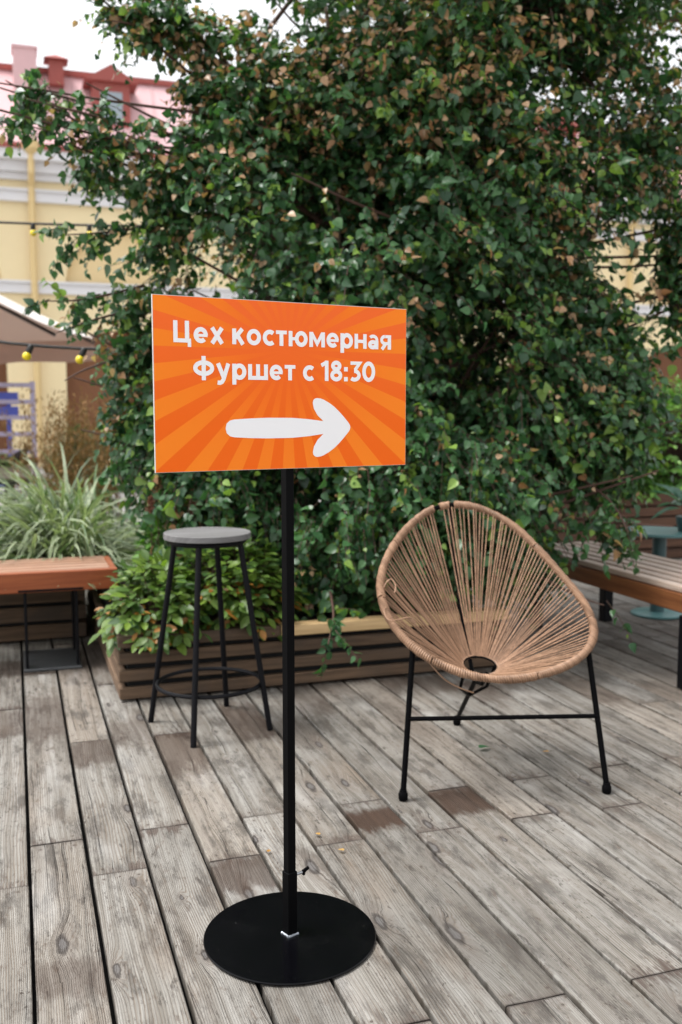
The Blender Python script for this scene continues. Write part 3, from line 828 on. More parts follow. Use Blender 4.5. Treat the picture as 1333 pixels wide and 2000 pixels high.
MB().lathe(RR, [(0.0135, 0.0), (0.0155, 0.004), (0.0155, 0.021), (0.0125, 0.026), (0.0115, 0.034)], 16).build('foot_cap', M['black_steel'], rl)
kn = low.lerp(RR, 0.30)
for hx in (-1, 1):
    MB().tube([HC + HX * hx * 0.055 - Vector((0, 0, .004)), HC + HX * hx * 0.05 + Vector((0, .05, -.09)), kn], 0.006, 8).build('brace', M['black_steel'], chair)
MB().tube([low, HC + F2 * 0.02 - Vector((0, 0, .06)), HC + F2 * 0.06 - Vector((0, 0, .01))], 0.0065, 8).build('brace', M['black_steel'], chair)

# ------------------------------------------------------------------ bar stool
SC = Vector((0.700, 3.735, 0))
stool = thing('bar_stool', SC, 'tall bar stool with round grey seat and black iron legs by the planter', 'stool')
MB().lathe(SC, [(0.001, 0.7515), (0.1675, 0.7522), (0.1692, 0.7536), (0.1692, 0.7738), (0.1676, 0.7755), (0.001, 0.776)], 64).build('seat', M['stool_top'], stool)
MB().tube([SC + Vector((math.cos(a) * .138, math.sin(a) * .138, .740)) for a in (2 * math.pi * i / 40 for i in range(40))], 0.0105, 8, closed=True).build('seat_ring', M['black_iron'], stool)
feet = [Vector((0.481, 3.851, 0)), Vector((0.592, 3.50, 0)), Vector((0.913, 3.607, 0)), Vector((0.815, 3.965, 0))]
for ft in feet:
    dv = (ft - SC).normalized()
    MB().tube([ft, SC + dv * 0.132 + Vector((0, 0, 0.746))], 0.0115, 12).build('leg', M['black_iron'], stool)
MB().tube([SC + Vector((math.cos(a) * .205, math.sin(a) * .205, .175)) for a in (2 * math.pi * i / 56 for i in range(56))], 0.0082, 8, closed=True).build('foot_ring', M['black_iron'], stool)

# ------------------------------------------------------------------ planters
def slat_planter(name, x0, x1, y0, y1, zs, cap, mats, label, cat='planter'):
    t = thing(name, ((x0 + x1) / 2, y0, 0), label, cat)
    mf, ms, mc = mats
    th = 0.03
    ztop = zs[-1][1] if not cap else cap[1]
    MB().box(((x0 + x1) / 2, (y0 + y1) / 2, ztop / 2 - 0.02), (x1 - x0 - 2 * th - 0.02, y1 - y0 - 2 * th - 0.02, ztop - 0.05)).build('liner', M['liner'], t)
    MB().box(((x0 + x1) / 2, (y0 + y1) / 2, ztop - 0.055), (x1 - x0 - 2 * th - 0.03, y1 - y0 - 2 * th - 0.03, 0.03)).build('soil', M['soil'], t)
    rr = random.Random(name)
    for a, b in zs:
        for yy, sg in ((y0, 1), (y1, -1)):
            o = LB().box((0, 0, 0), (x1 - x0 + rr.uniform(-.006, .006), th, b - a), None, 0.003).build('slat', mf, t)
            o.location = ((x0 + x1) / 2 - t.location.x, yy + sg * th / 2 - t.location.y, (a + b) / 2)
        for xx_, sg in ((x0, 1), (x1, -1)):
            o = LB().box((0, 0, 0), (th, y1 - y0 - 2 * th - 0.004, b - a), None, 0.003).build('side_slat', ms, t)
            o.location = (xx_ + sg * th / 2 - t.location.x, (y0 + y1) / 2 - t.location.y, (a + b) / 2)
    if cap:
        for ci, (cx0, cx1) in enumerate(cap[2]):
            o = LB().box((0, 0, 0), (cx1 - cx0, 0.075, cap[1] - cap[0]), None, 0.004).build('cap_board', mc if ci else mf, t)
            o.location = ((cx0 + cx1) / 2 - t.location.x, y0 + 0.025 - t.location.y, (cap[0] + cap[1]) / 2)
    return t
Z4 = [(0.012, 0.062), (0.088, 0.138), (0.164, 0.214)]
slat_planter('planter_box', 0.39, 2.24, 4.15, 6.10, Z4, (0.238, 0.288, [(0.385, 1.10), (1.106, 2.245)]), (M['planter_wood'], M['planter_side'], M['planter_cap']), 'low wide planter box of horizontal brown boards under the birch')
slat_planter('planter_box', -2.4, 0.34, 5.42, 6.6, [(0.012, 0.09), (0.11, 0.19), (0.21, 0.29), (0.31, 0.39)], None, (M['planter_wood'], M['planter_side'], M['planter_cap']), 'brown board planter behind the red-brown bench holding striped grass')
slat_planter('planter_box', 3.7, 7.2, 6.8, 8.0, [(0.01, 0.085), (0.10, 0.175), (0.19, 0.265), (0.28, 0.355), (0.37, 0.445), (0.46, 0.55)], None, (M['dark_boards'], M['planter_side'], M['planter_cap']), 'dark brown board planter behind the teal table')

# ------------------------------------------------------------------ benches
lb = thing('bench', (-0.9, 5.0, 0), 'red-brown slatted bench with steel legs in front of the striped grass', 'bench')
BXL, BXR, BYF, BYB, BZ = -2.2, 0.455, 4.79, 5.24, 0.484
o = LB().box((0, 0, 0), (BXR - BXL, 0.035, 0.098), None, 0.004).build('apron', M['bench_red'], lb)
o.location = ((BXL + BXR) / 2 - lb.location.x, BYF + 0.0175 - lb.location.y, BZ - 0.052)
o = LB().box((0, 0, 0), (0.03, BYB - BYF - 0.04, 0.096), None, 0.003).build('end_apron', M['bench_red'], lb)
o.location = (BXR - 0.016 - lb.location.x, (BYF + BYB) / 2 + 0.02 - lb.location.y, BZ - 0.054)
ny = 5
for i in range(ny):
    wd = (BYB - BYF - 0.036) / ny
    o = LB().box((0, 0, 0), (BXR - BXL - 0.032, wd - 0.018, 0.03), None, 0.004).build('seat_slat', M['bench_top'], lb)
    o.location = ((BXL + BXR) / 2 - 0.016 - lb.location.x, BYF + 0.036 + (i + 0.5) * wd + 0.003 - lb.location.y, BZ - 0.017)
for lx in (0.14, -1.6):
    lg = MB().box((lx, 4.985, 0.006), (0.27, 0.40, 0.012), None, 0.002)
    lg.box((lx - 0.125, 4.985, 0.196), (0.012, 0.36, 0.366)).box((lx + 0.125, 4.985, 0.196), (0.012, 0.36, 0.366))
    l = MB().box((lx, 4.985, 0.006), (0.27, 0.40, 0.012), None, 0.002).build('foot_plate', M['grey_steel'], lb)
    for s_ in (-1, 1):
        for yy in (4.83, 5.15):
            MB().box((lx + s_ * 0.118, yy, 0.2), (0.014, 0.045, 0.374), None, 0.002).build('leg', M['black_iron'], lb)
    MB().box((lx, 4.985, 0.393), (0.30, 0.40, 0.010)).build('top_plate', M['black_iron'], lb)

rb = thing('bench', (3.1, 4.2, 0), 'slatted bench with pale worn top and brown side beside the teal table', 'bench')
RX0, RX1, RY0, RY1, RZ = 2.83, 3.35, 2.95, 5.12, 0.452
for xx_ in (RX0 + 0.02, RX1 - 0.02):
    o = LB().box((0, 0, 0), (0.04, RY1 - RY0, 0.085), None, 0.004).build('apron', M['rbench_side'], rb)
    o.location = (xx_ - rb.location.x, (RY0 + RY1) / 2 - rb.location.y, RZ - 0.075)
ns = 6
for i in range(ns):
    wd = (RX1 - RX0) / ns
    o = LB().box((0, 0, 0), (wd - 0.030, RY1 - RY0, 0.028), None, 0.004).build('seat_slat', M['rbench_top'], rb)
    o.location = (RX0 + (i + 0.5) * wd - rb.location.x, (RY0 + RY1) / 2 - rb.location.y, RZ - 0.016)
for yy in (3.56, 4.9):
    for xx_ in (RX0 + 0.0, RX1 - 0.05):
        MB().box((xx_, yy, 0.167), (0.06, 0.06, 0.333), None, 0.003).build('leg', M['black_iron'], rb)
    MB().box(((RX0 + RX1) / 2, yy, 0.352), (RX1 - RX0 - 0.09, 0.06, 0.035)).build('cross_beam', M['black_iron'], rb)

# ------------------------------------------------------------------ teal table
TC = Vector((3.70, 4.95, 0))
tt_ = thing('side_table', TC, 'low round teal metal pedestal table behind the pale slatted bench', 'table')
MB().lathe(TC, [(0.150, 0.0), (0.156, 0.004), (0.156, 0.013), (0.145, 0.018), (0.05, 0.022), (0.001, 0.0225)], 48).build('base', M['teal'], tt_)
MB().tube([TC + Vector((0, 0, .02)), TC + Vector((0, 0, .50))], 0.042, 24).build('column', M['teal_dark'], tt_)
MB().lathe(TC, [(0.05, 0.497), (0.222, 0.500), (0.235, 0.505), (0.235, 0.516), (0.230, 0.520), (0.001, 0.521)], 64).build('table_top', M['teal'], tt_)

# ------------------------------------------------------------------ parasol
pa = math.radians(15)
PD, PL = Vector((math.sin(pa), math.cos(pa), 0)), Vector((-math.cos(pa), math.sin(pa), 0))   # along its right edge, and to its left
PC = Vector((0.93, 11.97, 0)) - PD * 2.0 + PL * 2.0
par = thing('parasol', (PC.x, PC.y, -0.11), 'large square taupe parasol with dark ribs beyond the striped grass', 'parasol')
zE, zA = 2.08, 3.25
cor = [PC + PD * 2 * a + PL * 2 * b + Vector((0, 0, zE)) for a, b in ((-1, -1), (1, -1), (1, 1), (-1, 1))]
apx = PC + Vector((0, 0, zA))
def canopy(off, mat_, nm):
    m = MB(); n = 6
    for i in range(4):
        a, b = cor[i], cor[(i + 1) % 4]
        rows = []
        for r in range(n + 1):
            f = r / n
            rows.append([(a.lerp(b, k / n)).lerp(apx, f) - Vector((0, 0, 0.05 * math.sin(math.pi * k / n) * (1 - f))) + Vector((0, 0, off - 0.10 * math.sin(math.pi * f)))  for k in range(n + 1)])
        V = [p for row in rows for p in row]
        F = [(r * (n + 1) + k, r * (n + 1) + k + 1, (r + 1) * (n + 1) + k + 1, (r + 1) * (n + 1) + k) for r in range(n) for k in range(n)]
        m.add(V, F, True)
    return m.build(nm, mat_, par)
canopy(0.012, M['canvas_top'], 'canopy')
canopy(0.0, M['canvas'], 'canopy_underside')
for i, dz in ((1, 0.25), (2, 0.25)):
    a, b = cor[i], cor[(i + 1) % 4]
    n = 14; V, F = [], []
    for k in range(n + 1):
        p = a.lerp(b, k / n) - Vector((0, 0, 0.05 * math.sin(math.pi * k / n)))
        V += [p, p - Vector((0, 0, dz + 0.012 * math.sin(k * 1.7)))]
    F = [(2 * k, 2 * k + 1, 2 * k + 3, 2 * k + 2) for k in range(n)]
    V2 = [v + (PC - v).normalized() * 0.004 for v in V]
    MB().add(V + V2, F + [tuple(i_ + len(V) for i_ in f[::-1]) for f in F], True).build('valance', M['canvas'], par)
hub = PC + Vector((0, 0, zA - 0.12))
run = PC + Vector((0, 0, zA - 0.62))
for i in range(4):
    dn_ = Vector((0, 0, -0.045))
    MB().tube([hub + dn_, hub.lerp(cor[i], 0.5) + dn_ + Vector((0, 0, -0.04)), cor[i] + dn_], 0.020, 6).build('rib', M['parasol_metal'], par)
    md = (cor[i] + cor[(i + 1) % 4]) / 2 - Vector((0, 0, 0.06))
    MB().tube([hub + dn_, hub.lerp(md, 0.5) + dn_ + Vector((0, 0, -0.03)), md + dn_], 0.018, 6).build('rib', M['parasol_metal'], par)
    MB().tube([run, hub.lerp(cor[i], 0.55) + dn_ + Vector((0, 0, -0.04))], 0.016, 6).build('strut', M['parasol_metal'], par)
    MB().tube([run, hub.lerp(md, 0.55) + dn_ + Vector((0, 0, -0.03))], 0.016, 6).build('strut', M['parasol_metal'], par)
MB().tube([PC + Vector((0, 0, -0.1)), PC + Vector((0, 0, zA))], 0.03, 12).build('pole', M['parasol_metal'], par)
MB().box((PC.x, PC.y, -0.06), (0.8, 0.8, 0.1), rotz(-pa), 0.01).build('base', M['black_iron'], par)

# ------------------------------------------------------------------ lilac railing, blue boards, cafe table, bird
rl_ = thing('railing', (-1.0, 10.56, -0.11), 'lilac metal railing with an orange-brown ledge behind the striped grass', 'railing')
for z in (1.50, 1.33, 1.17, 1.00, 0.82, 0.40):
    MB().box((-1.4, 10.56, z), (3.2, 0.045, 0.045), None, 0.004).build('rail', M['lilac'], rl_)
for x in (0.19, -1.4, -2.98):
    MB().box((x, 10.56, 0.715), (0.05, 0.05, 1.645), None, 0.004).build('post', M['lilac'], rl_)
o = LB().box((0, 0, 0), (3.25, 0.30, 0.05), None, 0.005).build('ledge', M['orange_board'], rl_); o.location = (-0.4, -0.16, 0.85)
bp = thing('blue_bench', (-0.9, 11.1, -0.11), 'blue slatted bench back behind the lilac railing', 'bench')
for z in (1.37, 1.22):
    o = LB().box((0, 0, 0), (1.9, 0.03, 0.13), None, 0.004).build('back_slat', M['blue'], bp); o.location = (0.0, 0, z + 0.11)
for x in (-1.75, -0.05):
    MB().box((x, 11.14, 0.65), (0.05, 0.05, 1.52)).build('post', M['blue'], bp)
for y in (10.95, 10.8):
    o = LB().box((0, 0, 0), (1.9, 0.12, 0.03)).build('seat_slat', M['blue'], bp); o.location = (0, y - 11.1, 0.56)
ct = thing('cafe_table', (-0.06, 10.0, -0.11), 'black round pedestal cafe table seen past the striped grass', 'table')
Cc = Vector((-0.06, 10.0, 0))
MB().lathe(Cc, [(0.001, 0.545), (0.34, 0.548), (0.35, 0.555), (0.35, 0.575), (0.001, 0.58)], 40).build('table_top', M['black_iron'], ct)
MB().tube([Cc + Vector((0, 0, -.09)), Cc + Vector((0, 0, .55))], 0.05, 16).build('column', M['black_iron'], ct)
for a in range(4):
    dv = Vector((math.cos(a * math.pi / 2 + .4), math.sin(a * math.pi / 2 + .4), 0))
    MB().tube([Cc + Vector((0, 0, .22)), Cc + dv * .18 + Vector((0, 0, .2)), Cc + dv * .3 + Vector((0, 0, -.095))], [0.03, .03, .022], 8).build('foot', M['black_iron'], ct)
bx = MB().box((-0.09, 10.0, 0.645), (0.44, 0.2, 0.125), rotz(0.1), 0.006).build('window_box', M['pot'])
tag(bx, 'small pinkish-beige planter box standing on the black cafe table', 'planter')
# bird standing on the planter box
bd = thing('bird', (0.03, 9.93, 0.71), 'small black bird perched on the beige box on the cafe table', 'bird')
bb = Vector((0.03, 9.93, 0.71))
prof = [(-0.145, 0.020, .008), (-0.10, 0.040, .014), (-0.06, 0.060, .028), (-0.02, 0.082, .040), (0.02, 0.105, .042), (0.05, 0.128, .034), (0.066, 0.148, .026), (0.078, 0.166, .026), (0.092, 0.176, .021), (0.104, 0.178, .010), (0.13, 0.174, .002)]
MB().tube([bb + Vector((x, 0, z)) for x, z, r in prof], [r for x, z, r in prof], 12).build('body', M['bird'], bd)
for yy in (-0.014, 0.014):
    MB().tube([bb + Vector((-0.005, yy, 0.07)), bb + Vector((0.0, yy, 0.035)), bb + Vector((-0.008, yy, 0.0))], 0.003, 6).build('leg', M['bird'], bd)

# ------------------------------------------------------------------ festoon lights
def sag(a, b, d, n=24): return [a.lerp(b, i / n) - Vector((0, 0, 4 * d * (i / n) * (1 - i / n))) for i in range(n + 1)]
def festoon(label, pts, ts, rad, bs, lean):
    t = thing('festoon_lights', pts[0], label, 'string lights', 'strings of festoon bulbs')
    MB().tube(pts, rad, 8).build('cable', M['cable'], t)
    n = len(pts) - 1
    for f in ts:
        i = f * n; k = int(i); p = pts[k].lerp(pts[min(k + 1, n)], i - k)
        dv = Vector((lean, 0.0, -1)).normalized()
        ax = dv.to_track_quat('Z', 'Y').to_matrix()
        s = MB().lathe(p, [(0.010, -0.004), (0.017 * bs, 0.004), (0.019 * bs, 0.010), (0.019 * bs, 0.045 * bs), (0.016 * bs, 0.05 * bs)], 16, True, ax).build('socket', M['cable'], t)
        MB().lathe(p + dv * 0.048 * bs, [(0.014 * bs, 0.0), (0.023 * bs, 0.008 * bs), (0.0275 * bs, 0.02 * bs), (0.0255 * bs, 0.034 * bs), (0.017 * bs, 0.044 * bs), (0.004 * bs, 0.049 * bs)], 18, True, ax).build('bulb', M['bulb'], s)
A = Vector((-2.6, 5.95, 2.50)); B_ = Vector((1.3, 5.15, 1.62))
festoon('string of yellow bulbs hanging low in front of the taupe parasol', sag(A, B_, 0.36), (0.30, 0.490, 0.692, 0.76), 0.008, 0.88, -0.42)
A = Vector((-3.2, 7.6, 2.75)); B_ = Vector((3.0, 6.4, 2.62))
festoon('string of yellow bulbs hung high across the yellow wall', sag(A, B_, 0.20), (0.36, 0.423, 0.48, 0.542, 0.60), 0.008, 0.85, 0.05)

# ------------------------------------------------------------------ leaf machinery
def unit(a): return a / np.maximum(np.linalg.norm(a, axis=-1, keepdims=True), 1e-9)
def leaf_template(width, fold, shape='ovate', bend=0.08):
    if shape == 'ovate': o = [(0.0, 0.0), (0.60, 0.05), (0.96, 0.22), (0.92, 0.42), (0.58, 0.68), (0.20, 0.88)]
    elif shape == 'oval': o = [(0.0, 0.0), (0.62, 0.18), (1.0, 0.45), (0.78, 0.72), (0.34, 0.92)]
    R = [(w * width / 2, l, fold * w * width - bend * l * l) for w, l in o[1:]]
    V = [(0, 0, 0)] + R + [(0, 1.0, -bend)] + [(-w, l, h) for w, l, h in R[::-1]] + [(0, 0.42, -bend * 0.17)]
    n = len(V) - 1
    F = [(i, (i + 1) % n, n) for i in range(n)]
    return np.array(V), np.array(F)
def leaf_arrays(T, pos, tip, nrm, size, col):
    tv, tf = T
    tip = unit(tip); nrm = unit(nrm - tip * np.sum(nrm * tip, 1, keepdims=True)); side = np.cross(tip, nrm)
    V = pos[:, None, :] + size[:, None, None] * (tv[None, :, 0:1] * side[:, None] + tv[None, :, 1:2] * tip[:, None] + tv[None, :, 2:3] * nrm[:, None])
    F = tf[None] + (np.arange(len(pos)) * len(tv))[:, None, None]
    C = np.repeat(col, len(tv), axis=0)
    return V.reshape(-1, 3), F.reshape(-1, 3), C
def twig_mesh(paths, r0, r1):
    """paths (n,k,3) -> three-sided prisms"""
    n, k, _ = paths.shape
    d = unit(np.gradient(paths, axis=1)); ref = np.array([0.3, 0.2, 1.0]); a = unit(np.cross(d, ref)); b = np.cross(d, a)
    rad = np.linspace(r0, r1, k)[None, :, None]
    V = np.stack([paths + rad * (a * math.cos(t) + b * math.sin(t)) for t in (0, 2.094, 4.189)], axis=2)      # n,k,3,3
    idx = np.arange(n * k * 3).reshape(n, k, 3)
    F = [np.stack([idx[:, :-1, s], idx[:, :-1, (s + 1) % 3], idx[:, 1:, (s + 1) % 3], idx[:, 1:, s]], -1).reshape(-1, 4) for s in range(3)]
    return V.reshape(-1, 3), np.concatenate(F)

# ------------------------------------------------------------------ birch
BLOBS = [(2.15,5.2,2.06,1.15,1),(1.62,5.08,2.28,0.65,1),(1.13,5.02,2.09,0.4,1),(0.89,5.04,2.03,0.18,0.9),(0.81,5.03,1.72,0.18,0.9),(0.75,5.02,1.46,0.18,1),(0.85,4.96,1.2,0.28,1.1),(0.95,4.73,0.92,0.3,1.1),(0.91,5.01,2.3,0.18,0.8),(1.04,5.05,2.57,0.28,0.9),(1.23,5.07,2.9,0.22,0.5),(1.45,5.15,3.28,0.24,0.25),(0.77,4.97,2.51,0.15,0.8),(0.57,4.94,2.62,0.11,0.7),(0.38,4.95,2.59,0.09,0.7),(0.21,4.9,2.58,0.07,0.6),(0.72,5.08,3.18,0.1,0.6),(0.53,5.07,3.19,0.07,0.6),(0.9,5.11,3.17,0.12,0.5),(3.16,4.54,2.01,0.24,1.2),(3.32,4.44,2.06,0.2,1.1),(3.35,4.35,1.81,0.1,1),(2.65,4.1,0.84,0.11,1),(2.84,4.23,1.1,0.12,1),(2.94,4.45,1.52,0.14,1),(2.64,3.94,0.72,0.06,1),(0.33,4.95,2.66,0.07,0.8),(0.46,4.97,2.73,0.07,0.8),(0.67,4.97,2.68,0.1,0.8),(0.47,4.98,2.46,0.08,0.8),(3.42,4.44,1.88,0.1,0.8),(0.65,5.04,1.3,0.15,1),(0.6,5.08,1.51,0.1,0.9),(0.64,5.01,1.07,0.14,1),(1.69,5.12,2.8,0.34,0.55),(2.21,4.95,2.86,0.65,0.9),(2.59,4.86,3.21,0.6,0.9),(2.96,4.68,2.69,0.42,0.4),(3.37,4.61,3.32,0.3,0.6),(3.34,4.45,2.66,0.26,0.8),(3.14,4.69,2.3,0.42,0.9),(3.41,4.48,2.23,0.22,1),(2.94,4.7,1.8,0.27,1),(2.43,5.18,3.68,0.8,0.8),(3.25,4.93,3.85,0.7,0.8),(1.9,5.39,3.96,0.4,0.25),(2.48,4.59,1.36,0.5,1.1),(2.78,4.48,1.3,0.34,1.1),(2.95,4.42,1.28,0.15,0.8),(1.99,4.4,1,0.42,1.2),(2.27,4.29,0.87,0.36,1.2),(2.54,4.21,0.95,0.24,1.1),(2.53,4.09,0.86,0.12,1),(1.68,4.75,1.35,0.52,1.1),(1.3,4.74,1.04,0.42,1.2),(1.57,4.42,0.88,0.36,1.2),(1.27,4.66,0.74,0.22,1.2),(1.68,4.5,0.56,0.17,1),(1.44,4.53,0.52,0.15,1),(1.97,4.41,0.59,0.22,1.1),(2.33,4.29,0.62,0.18,1),(1.19,4.93,1.51,0.34,1.1),(1.07,5,1.77,0.3,1.1),(1.3,4.5,4.1,0.5,0.5),(2.2,4.5,4.1,0.5,0.5)]  # closing pair: unseen overhang above the view, added to shade the back deck
SPRAYS = [[(1.01,5.05,2.55),(0.59,4.98,2.54),(0.28,4.93,2.54),(0.03,4.91,2.58)],[(1.17,5.13,3.19),(0.8,5.09,3.19),(0.55,5.07,3.19),(0.39,5.07,3.22)],[(0.98,5.12,3.09),(0.74,5.05,3.11),(0.56,5,3.11),(0.47,5.03,3.12)],[(0.7,5.07,2.28),(0.52,5.04,2.38),(0.37,4.99,2.41)],[(0.7,5.06,2.17),(0.44,4.99,2.11),(0.26,4.99,2.09)],[(0.64,5.05,1.87),(0.35,4.92,1.78),(0.15,4.88,1.76)],[(0.64,5.04,1.76),(0.4,4.95,1.69),(0.21,4.96,1.62)],[(0.58,5.03,1.53),(0.35,5,1.45),(0.24,4.97,1.39)],[(2.63,4.17,0.92),(2.66,3.94,0.82),(2.65,3.77,0.69)],[(2.34,4,0.46),(2.45,3.86,0.39),(2.53,3.77,0.36)],[(1.38,4.33,0.46),(1.31,4.02,0.35),(1.23,3.85,0.26)],[(3.41,4.46,2.07),(3.32,4.36,1.84),(3.28,4.3,1.67)],[(1.07,5.16,3.19),(0.89,5.08,2.87),(0.77,4.99,2.72)],[(1.18,5.07,2.69),(0.94,5.05,2.81),(0.84,5.04,2.87)],[(0.36,4.97,2.71),(0.19,4.98,2.74),(0.12,4.94,2.7)]]
STEMS = [[(1.79,4.81,0.3),(1.84,5,1.25),(1.85,5.1,2.19),(1.86,5.15,2.64),(1.87,5.3,3.49),(1.89,5.42,4.22)],[(1.91,4.87,0.28),(2.2,5.09,1.25),(2.47,5.21,2.13),(2.67,5.24,3.01),(2.82,5.32,4.18)],[(1.72,4.94,0.28),(1.62,5.06,1.11),(1.54,5.18,1.92),(1.33,5.24,2.75),(1.21,5.28,3.3)],[(1.95,4.76,0.3),(2.3,4.82,0.97),(2.69,4.76,1.67),(3.09,4.71,2.36),(3.37,4.69,3.05)],[(1.65,5.02,1.79),(1.64,4.97,2.26),(1.62,4.99,2.84),(1.63,5.08,3.23),(1.63,5.23,3.59)]]

tree = thing('birch_tree', (1.75, 4.85, 0.24), 'big dense birch with dark green and browned leaves growing from the planter', 'tree')
for i, s in enumerate(STEMS):
    pts = spline(s, 6)
    r0 = 0.036 - 0.003 * i
    rs = [r0 * (1 - 0.72 * k / (len(pts) - 1)) for k in range(len(pts))]
    MB().tube(pts, rs, 9).build('trunk', M['bark'], tree)
def stem_point(z, rs):
    s = STEMS[rs.randrange(4)]
    for a, b in zip(s[:-1], s[1:]):
        if a[2] <= z <= b[2]:
            f = (z - a[2]) / (b[2] - a[2]); return Vector(a).lerp(Vector(b), f)
    return Vector(s[-1])
rs = random.Random(9)
for (x, y, z, r, w_) in BLOBS:                                     # a limb into every foliage mass
    for q in range(1 if r < 0.5 else 2):
        tgt = Vector((x, y, z)) + Vector((rs.gauss(0, 1), rs.gauss(0, 1), rs.gauss(0, 1))) * r * 0.35 * q
        st = stem_point(max(0.4, z - rs.uniform(0.25, 0.9)), rs)
        mid_ = st.lerp(tgt, 0.5) + Vector((0, 0, rs.uniform(-.05, .18)))
        pts = spline([st, mid_, tgt, tgt + (tgt - mid_) * 0.5], 4)
        MB().tube(pts, [0.013 * (1 - 0.75 * k / (len(pts) - 1)) for k in range(len(pts))], 6).build('branch', M['twig'], tree)
for s in SPRAYS:
    pts = spline(s, 5)
    MB().tube(pts, [0.008 * (1 - 0.7 * k / (len(pts) - 1)) for k in range(len(pts))], 6).build('branch', M['twig'], tree)

TW_P, TW_D, TW_L = [], [], []
cc = np.array([1.75, 5.2, 1.9])
for (x, y, z, r, w_) in BLOBS:
    n = int(930 * w_ * (4 * r * r + 0.3 * r))
    d = unit(rng.normal(size=(n, 3))); rad = r * rng.uniform(0.12, 1.0, (n, 1)) ** 0.55
    p = np.array([x, y, z]) + d * rad * np.array([1, 1, 1.0])
    out = unit(p - cc) * 0.6 + d * 0.8 + rng.normal(size=(n, 3)) * 0.45 + np.array([0, -0.15, -0.25])
    keepm = p[:, 2] > 0.3
    TW_P.append(p[keepm]); TW_D.append(unit(out)[keepm]); TW_L.append(rng.uniform(0.14, 0.34, n)[keepm] * min(1.0, 0.5 + r))
for s in SPRAYS:
    pts = np.array([tuple(p) for p in spline(s, 8)])
    for i, p in enumerate(pts):
        n = 3 if s[0][2] > 2.4 else ((2 if i % 2 else 1) if s[0][2] > 1 else i % 2)
        t = pts[min(i + 1, len(pts) - 1)] - pts[max(i - 1, 0)]
        TW_P.append(np.repeat(p[None], n, 0) + rng.normal(size=(n, 3)) * 0.012)
        TW_D.append(unit(unit(t[None]) * 0.7 + rng.normal(size=(n, 3)) * 0.6 + np.array([0, 0, -0.25]))); TW_L.append(rng.uniform(0.08, 0.20, n))
TP, TD, TL_ = np.concatenate(TW_P), np.concatenate(TW_D), np.concatenate(TW_L)
nT = len(TP); K = 9
# clumping: drop twigs by a coarse random field so that gaps and masses form
fq = np.array([[2.3, 1.1, 1.7], [4.1, 3.3, 2.9], [6.7, 5.1, 7.3], [-3.1, 2.2, 5.3], [5.2, -4.4, 3.7]])
fld = sum(np.sin(TP @ f + k * 1.9) for k, f in enumerate(fq)) / 5
keepm = fld * 2.1 + rng.uniform(-0.35, 0.35, nT) > -0.34
TP, TD, TL_ = TP[keepm], TD[keepm], TL_[keepm]; nT = len(TP)
ts = np.linspace(0.12, 1.0, K)[None, :, None]
down = np.array([0, 0, -1.0])
PTS = TP[:, None] + TD[:, None] * TL_[:, None, None] * ts + down * (TL_[:, None, None] * rng.uniform(0.05, 0.6, (nT, 1, 1))) * ts ** 2
sd_ = unit(np.cross(TD, down + rng.normal(size=(nT, 3)) * 0.2))
alt = np.where(np.arange(K) % 2 == 0, 1.0, -1.0)[None, :, None]
pos = (PTS + rng.normal(size=PTS.shape) * 0.006)
tipd = TD[:, None] * 0.35 + sd_[:, None] * alt * 0.55 + down * 0.55 + rng.normal(size=PTS.shape) * 0.5
outd = unit(pos - cc)
nrm = outd * 0.6 + np.array([0, -0.25, 0.75]) + rng.normal(size=PTS.shape) * 0.62
size = np.clip(rng.lognormal(math.log(0.041), 0.28, (nT, K)), 0.022, 0.072) * np.where(rng.random((nT, 1)) < 0.15, 0.8, 1.0)
dark_g = np.array([0.018, 0.060, 0.025]); mid_g = np.array([0.068, 0.165, 0.056]); lite_g = np.array([0.18, 0.29, 0.055])
tanc = np.array([0.50, 0.33, 0.20]); brn = np.array([0.29, 0.135, 0.055])
tone = np.clip(rng.normal(0.45, 0.3, (nT, 1, 1)) + rng.normal(0, 0.22, (nT, K, 1)), 0, 1)
colr = dark_g * (1 - tone) + mid_g * tone
yl = ((rng.random((nT, 1, 1)) < 0.16) & (rng.random((nT, K, 1)) < 0.6)) | (rng.random((nT, K, 1)) < 0.04)
colr = np.where(yl, lite_g * rng.uniform(0.7, 1.25, (nT, K, 1)), colr)
hz = np.clip((TP[:, 2] - 0.9) / 1.9, 0.12, 1.0)[:, None, None]
fl2 = sum(np.sin(TP @ f[[1, 2, 0]] * 1.6 + k * 2.7) for k, f in enumerate(fq)) / 5
dry = (rng.random((nT, 1, 1)) < (np.clip(0.34 + 1.1 * fl2, 0.08, 0.9)[:, None, None] * hz)) & (rng.random((nT, K, 1)) < np.linspace(0.1, 0.75, K)[None, :, None])
mixb = rng.random((nT, K, 1))
colr = np.where(dry, (tanc * mixb + brn * (1 - mixb)) * rng.uniform(0.75, 1.2, (nT, K, 1)), colr)
size = np.where(dry[..., 0], size * 0.85, size)
pos, tipd, nrm, size, colr = pos.reshape(-1, 3), tipd.reshape(-1, 3), nrm.reshape(-1, 3), size.ravel(), colr.reshape(-1, 3)
ok = pos[:, 2] > 0.12
pos, tipd, nrm, size, colr = pos[ok], tipd[ok], nrm[ok], size[ok], colr[ok]
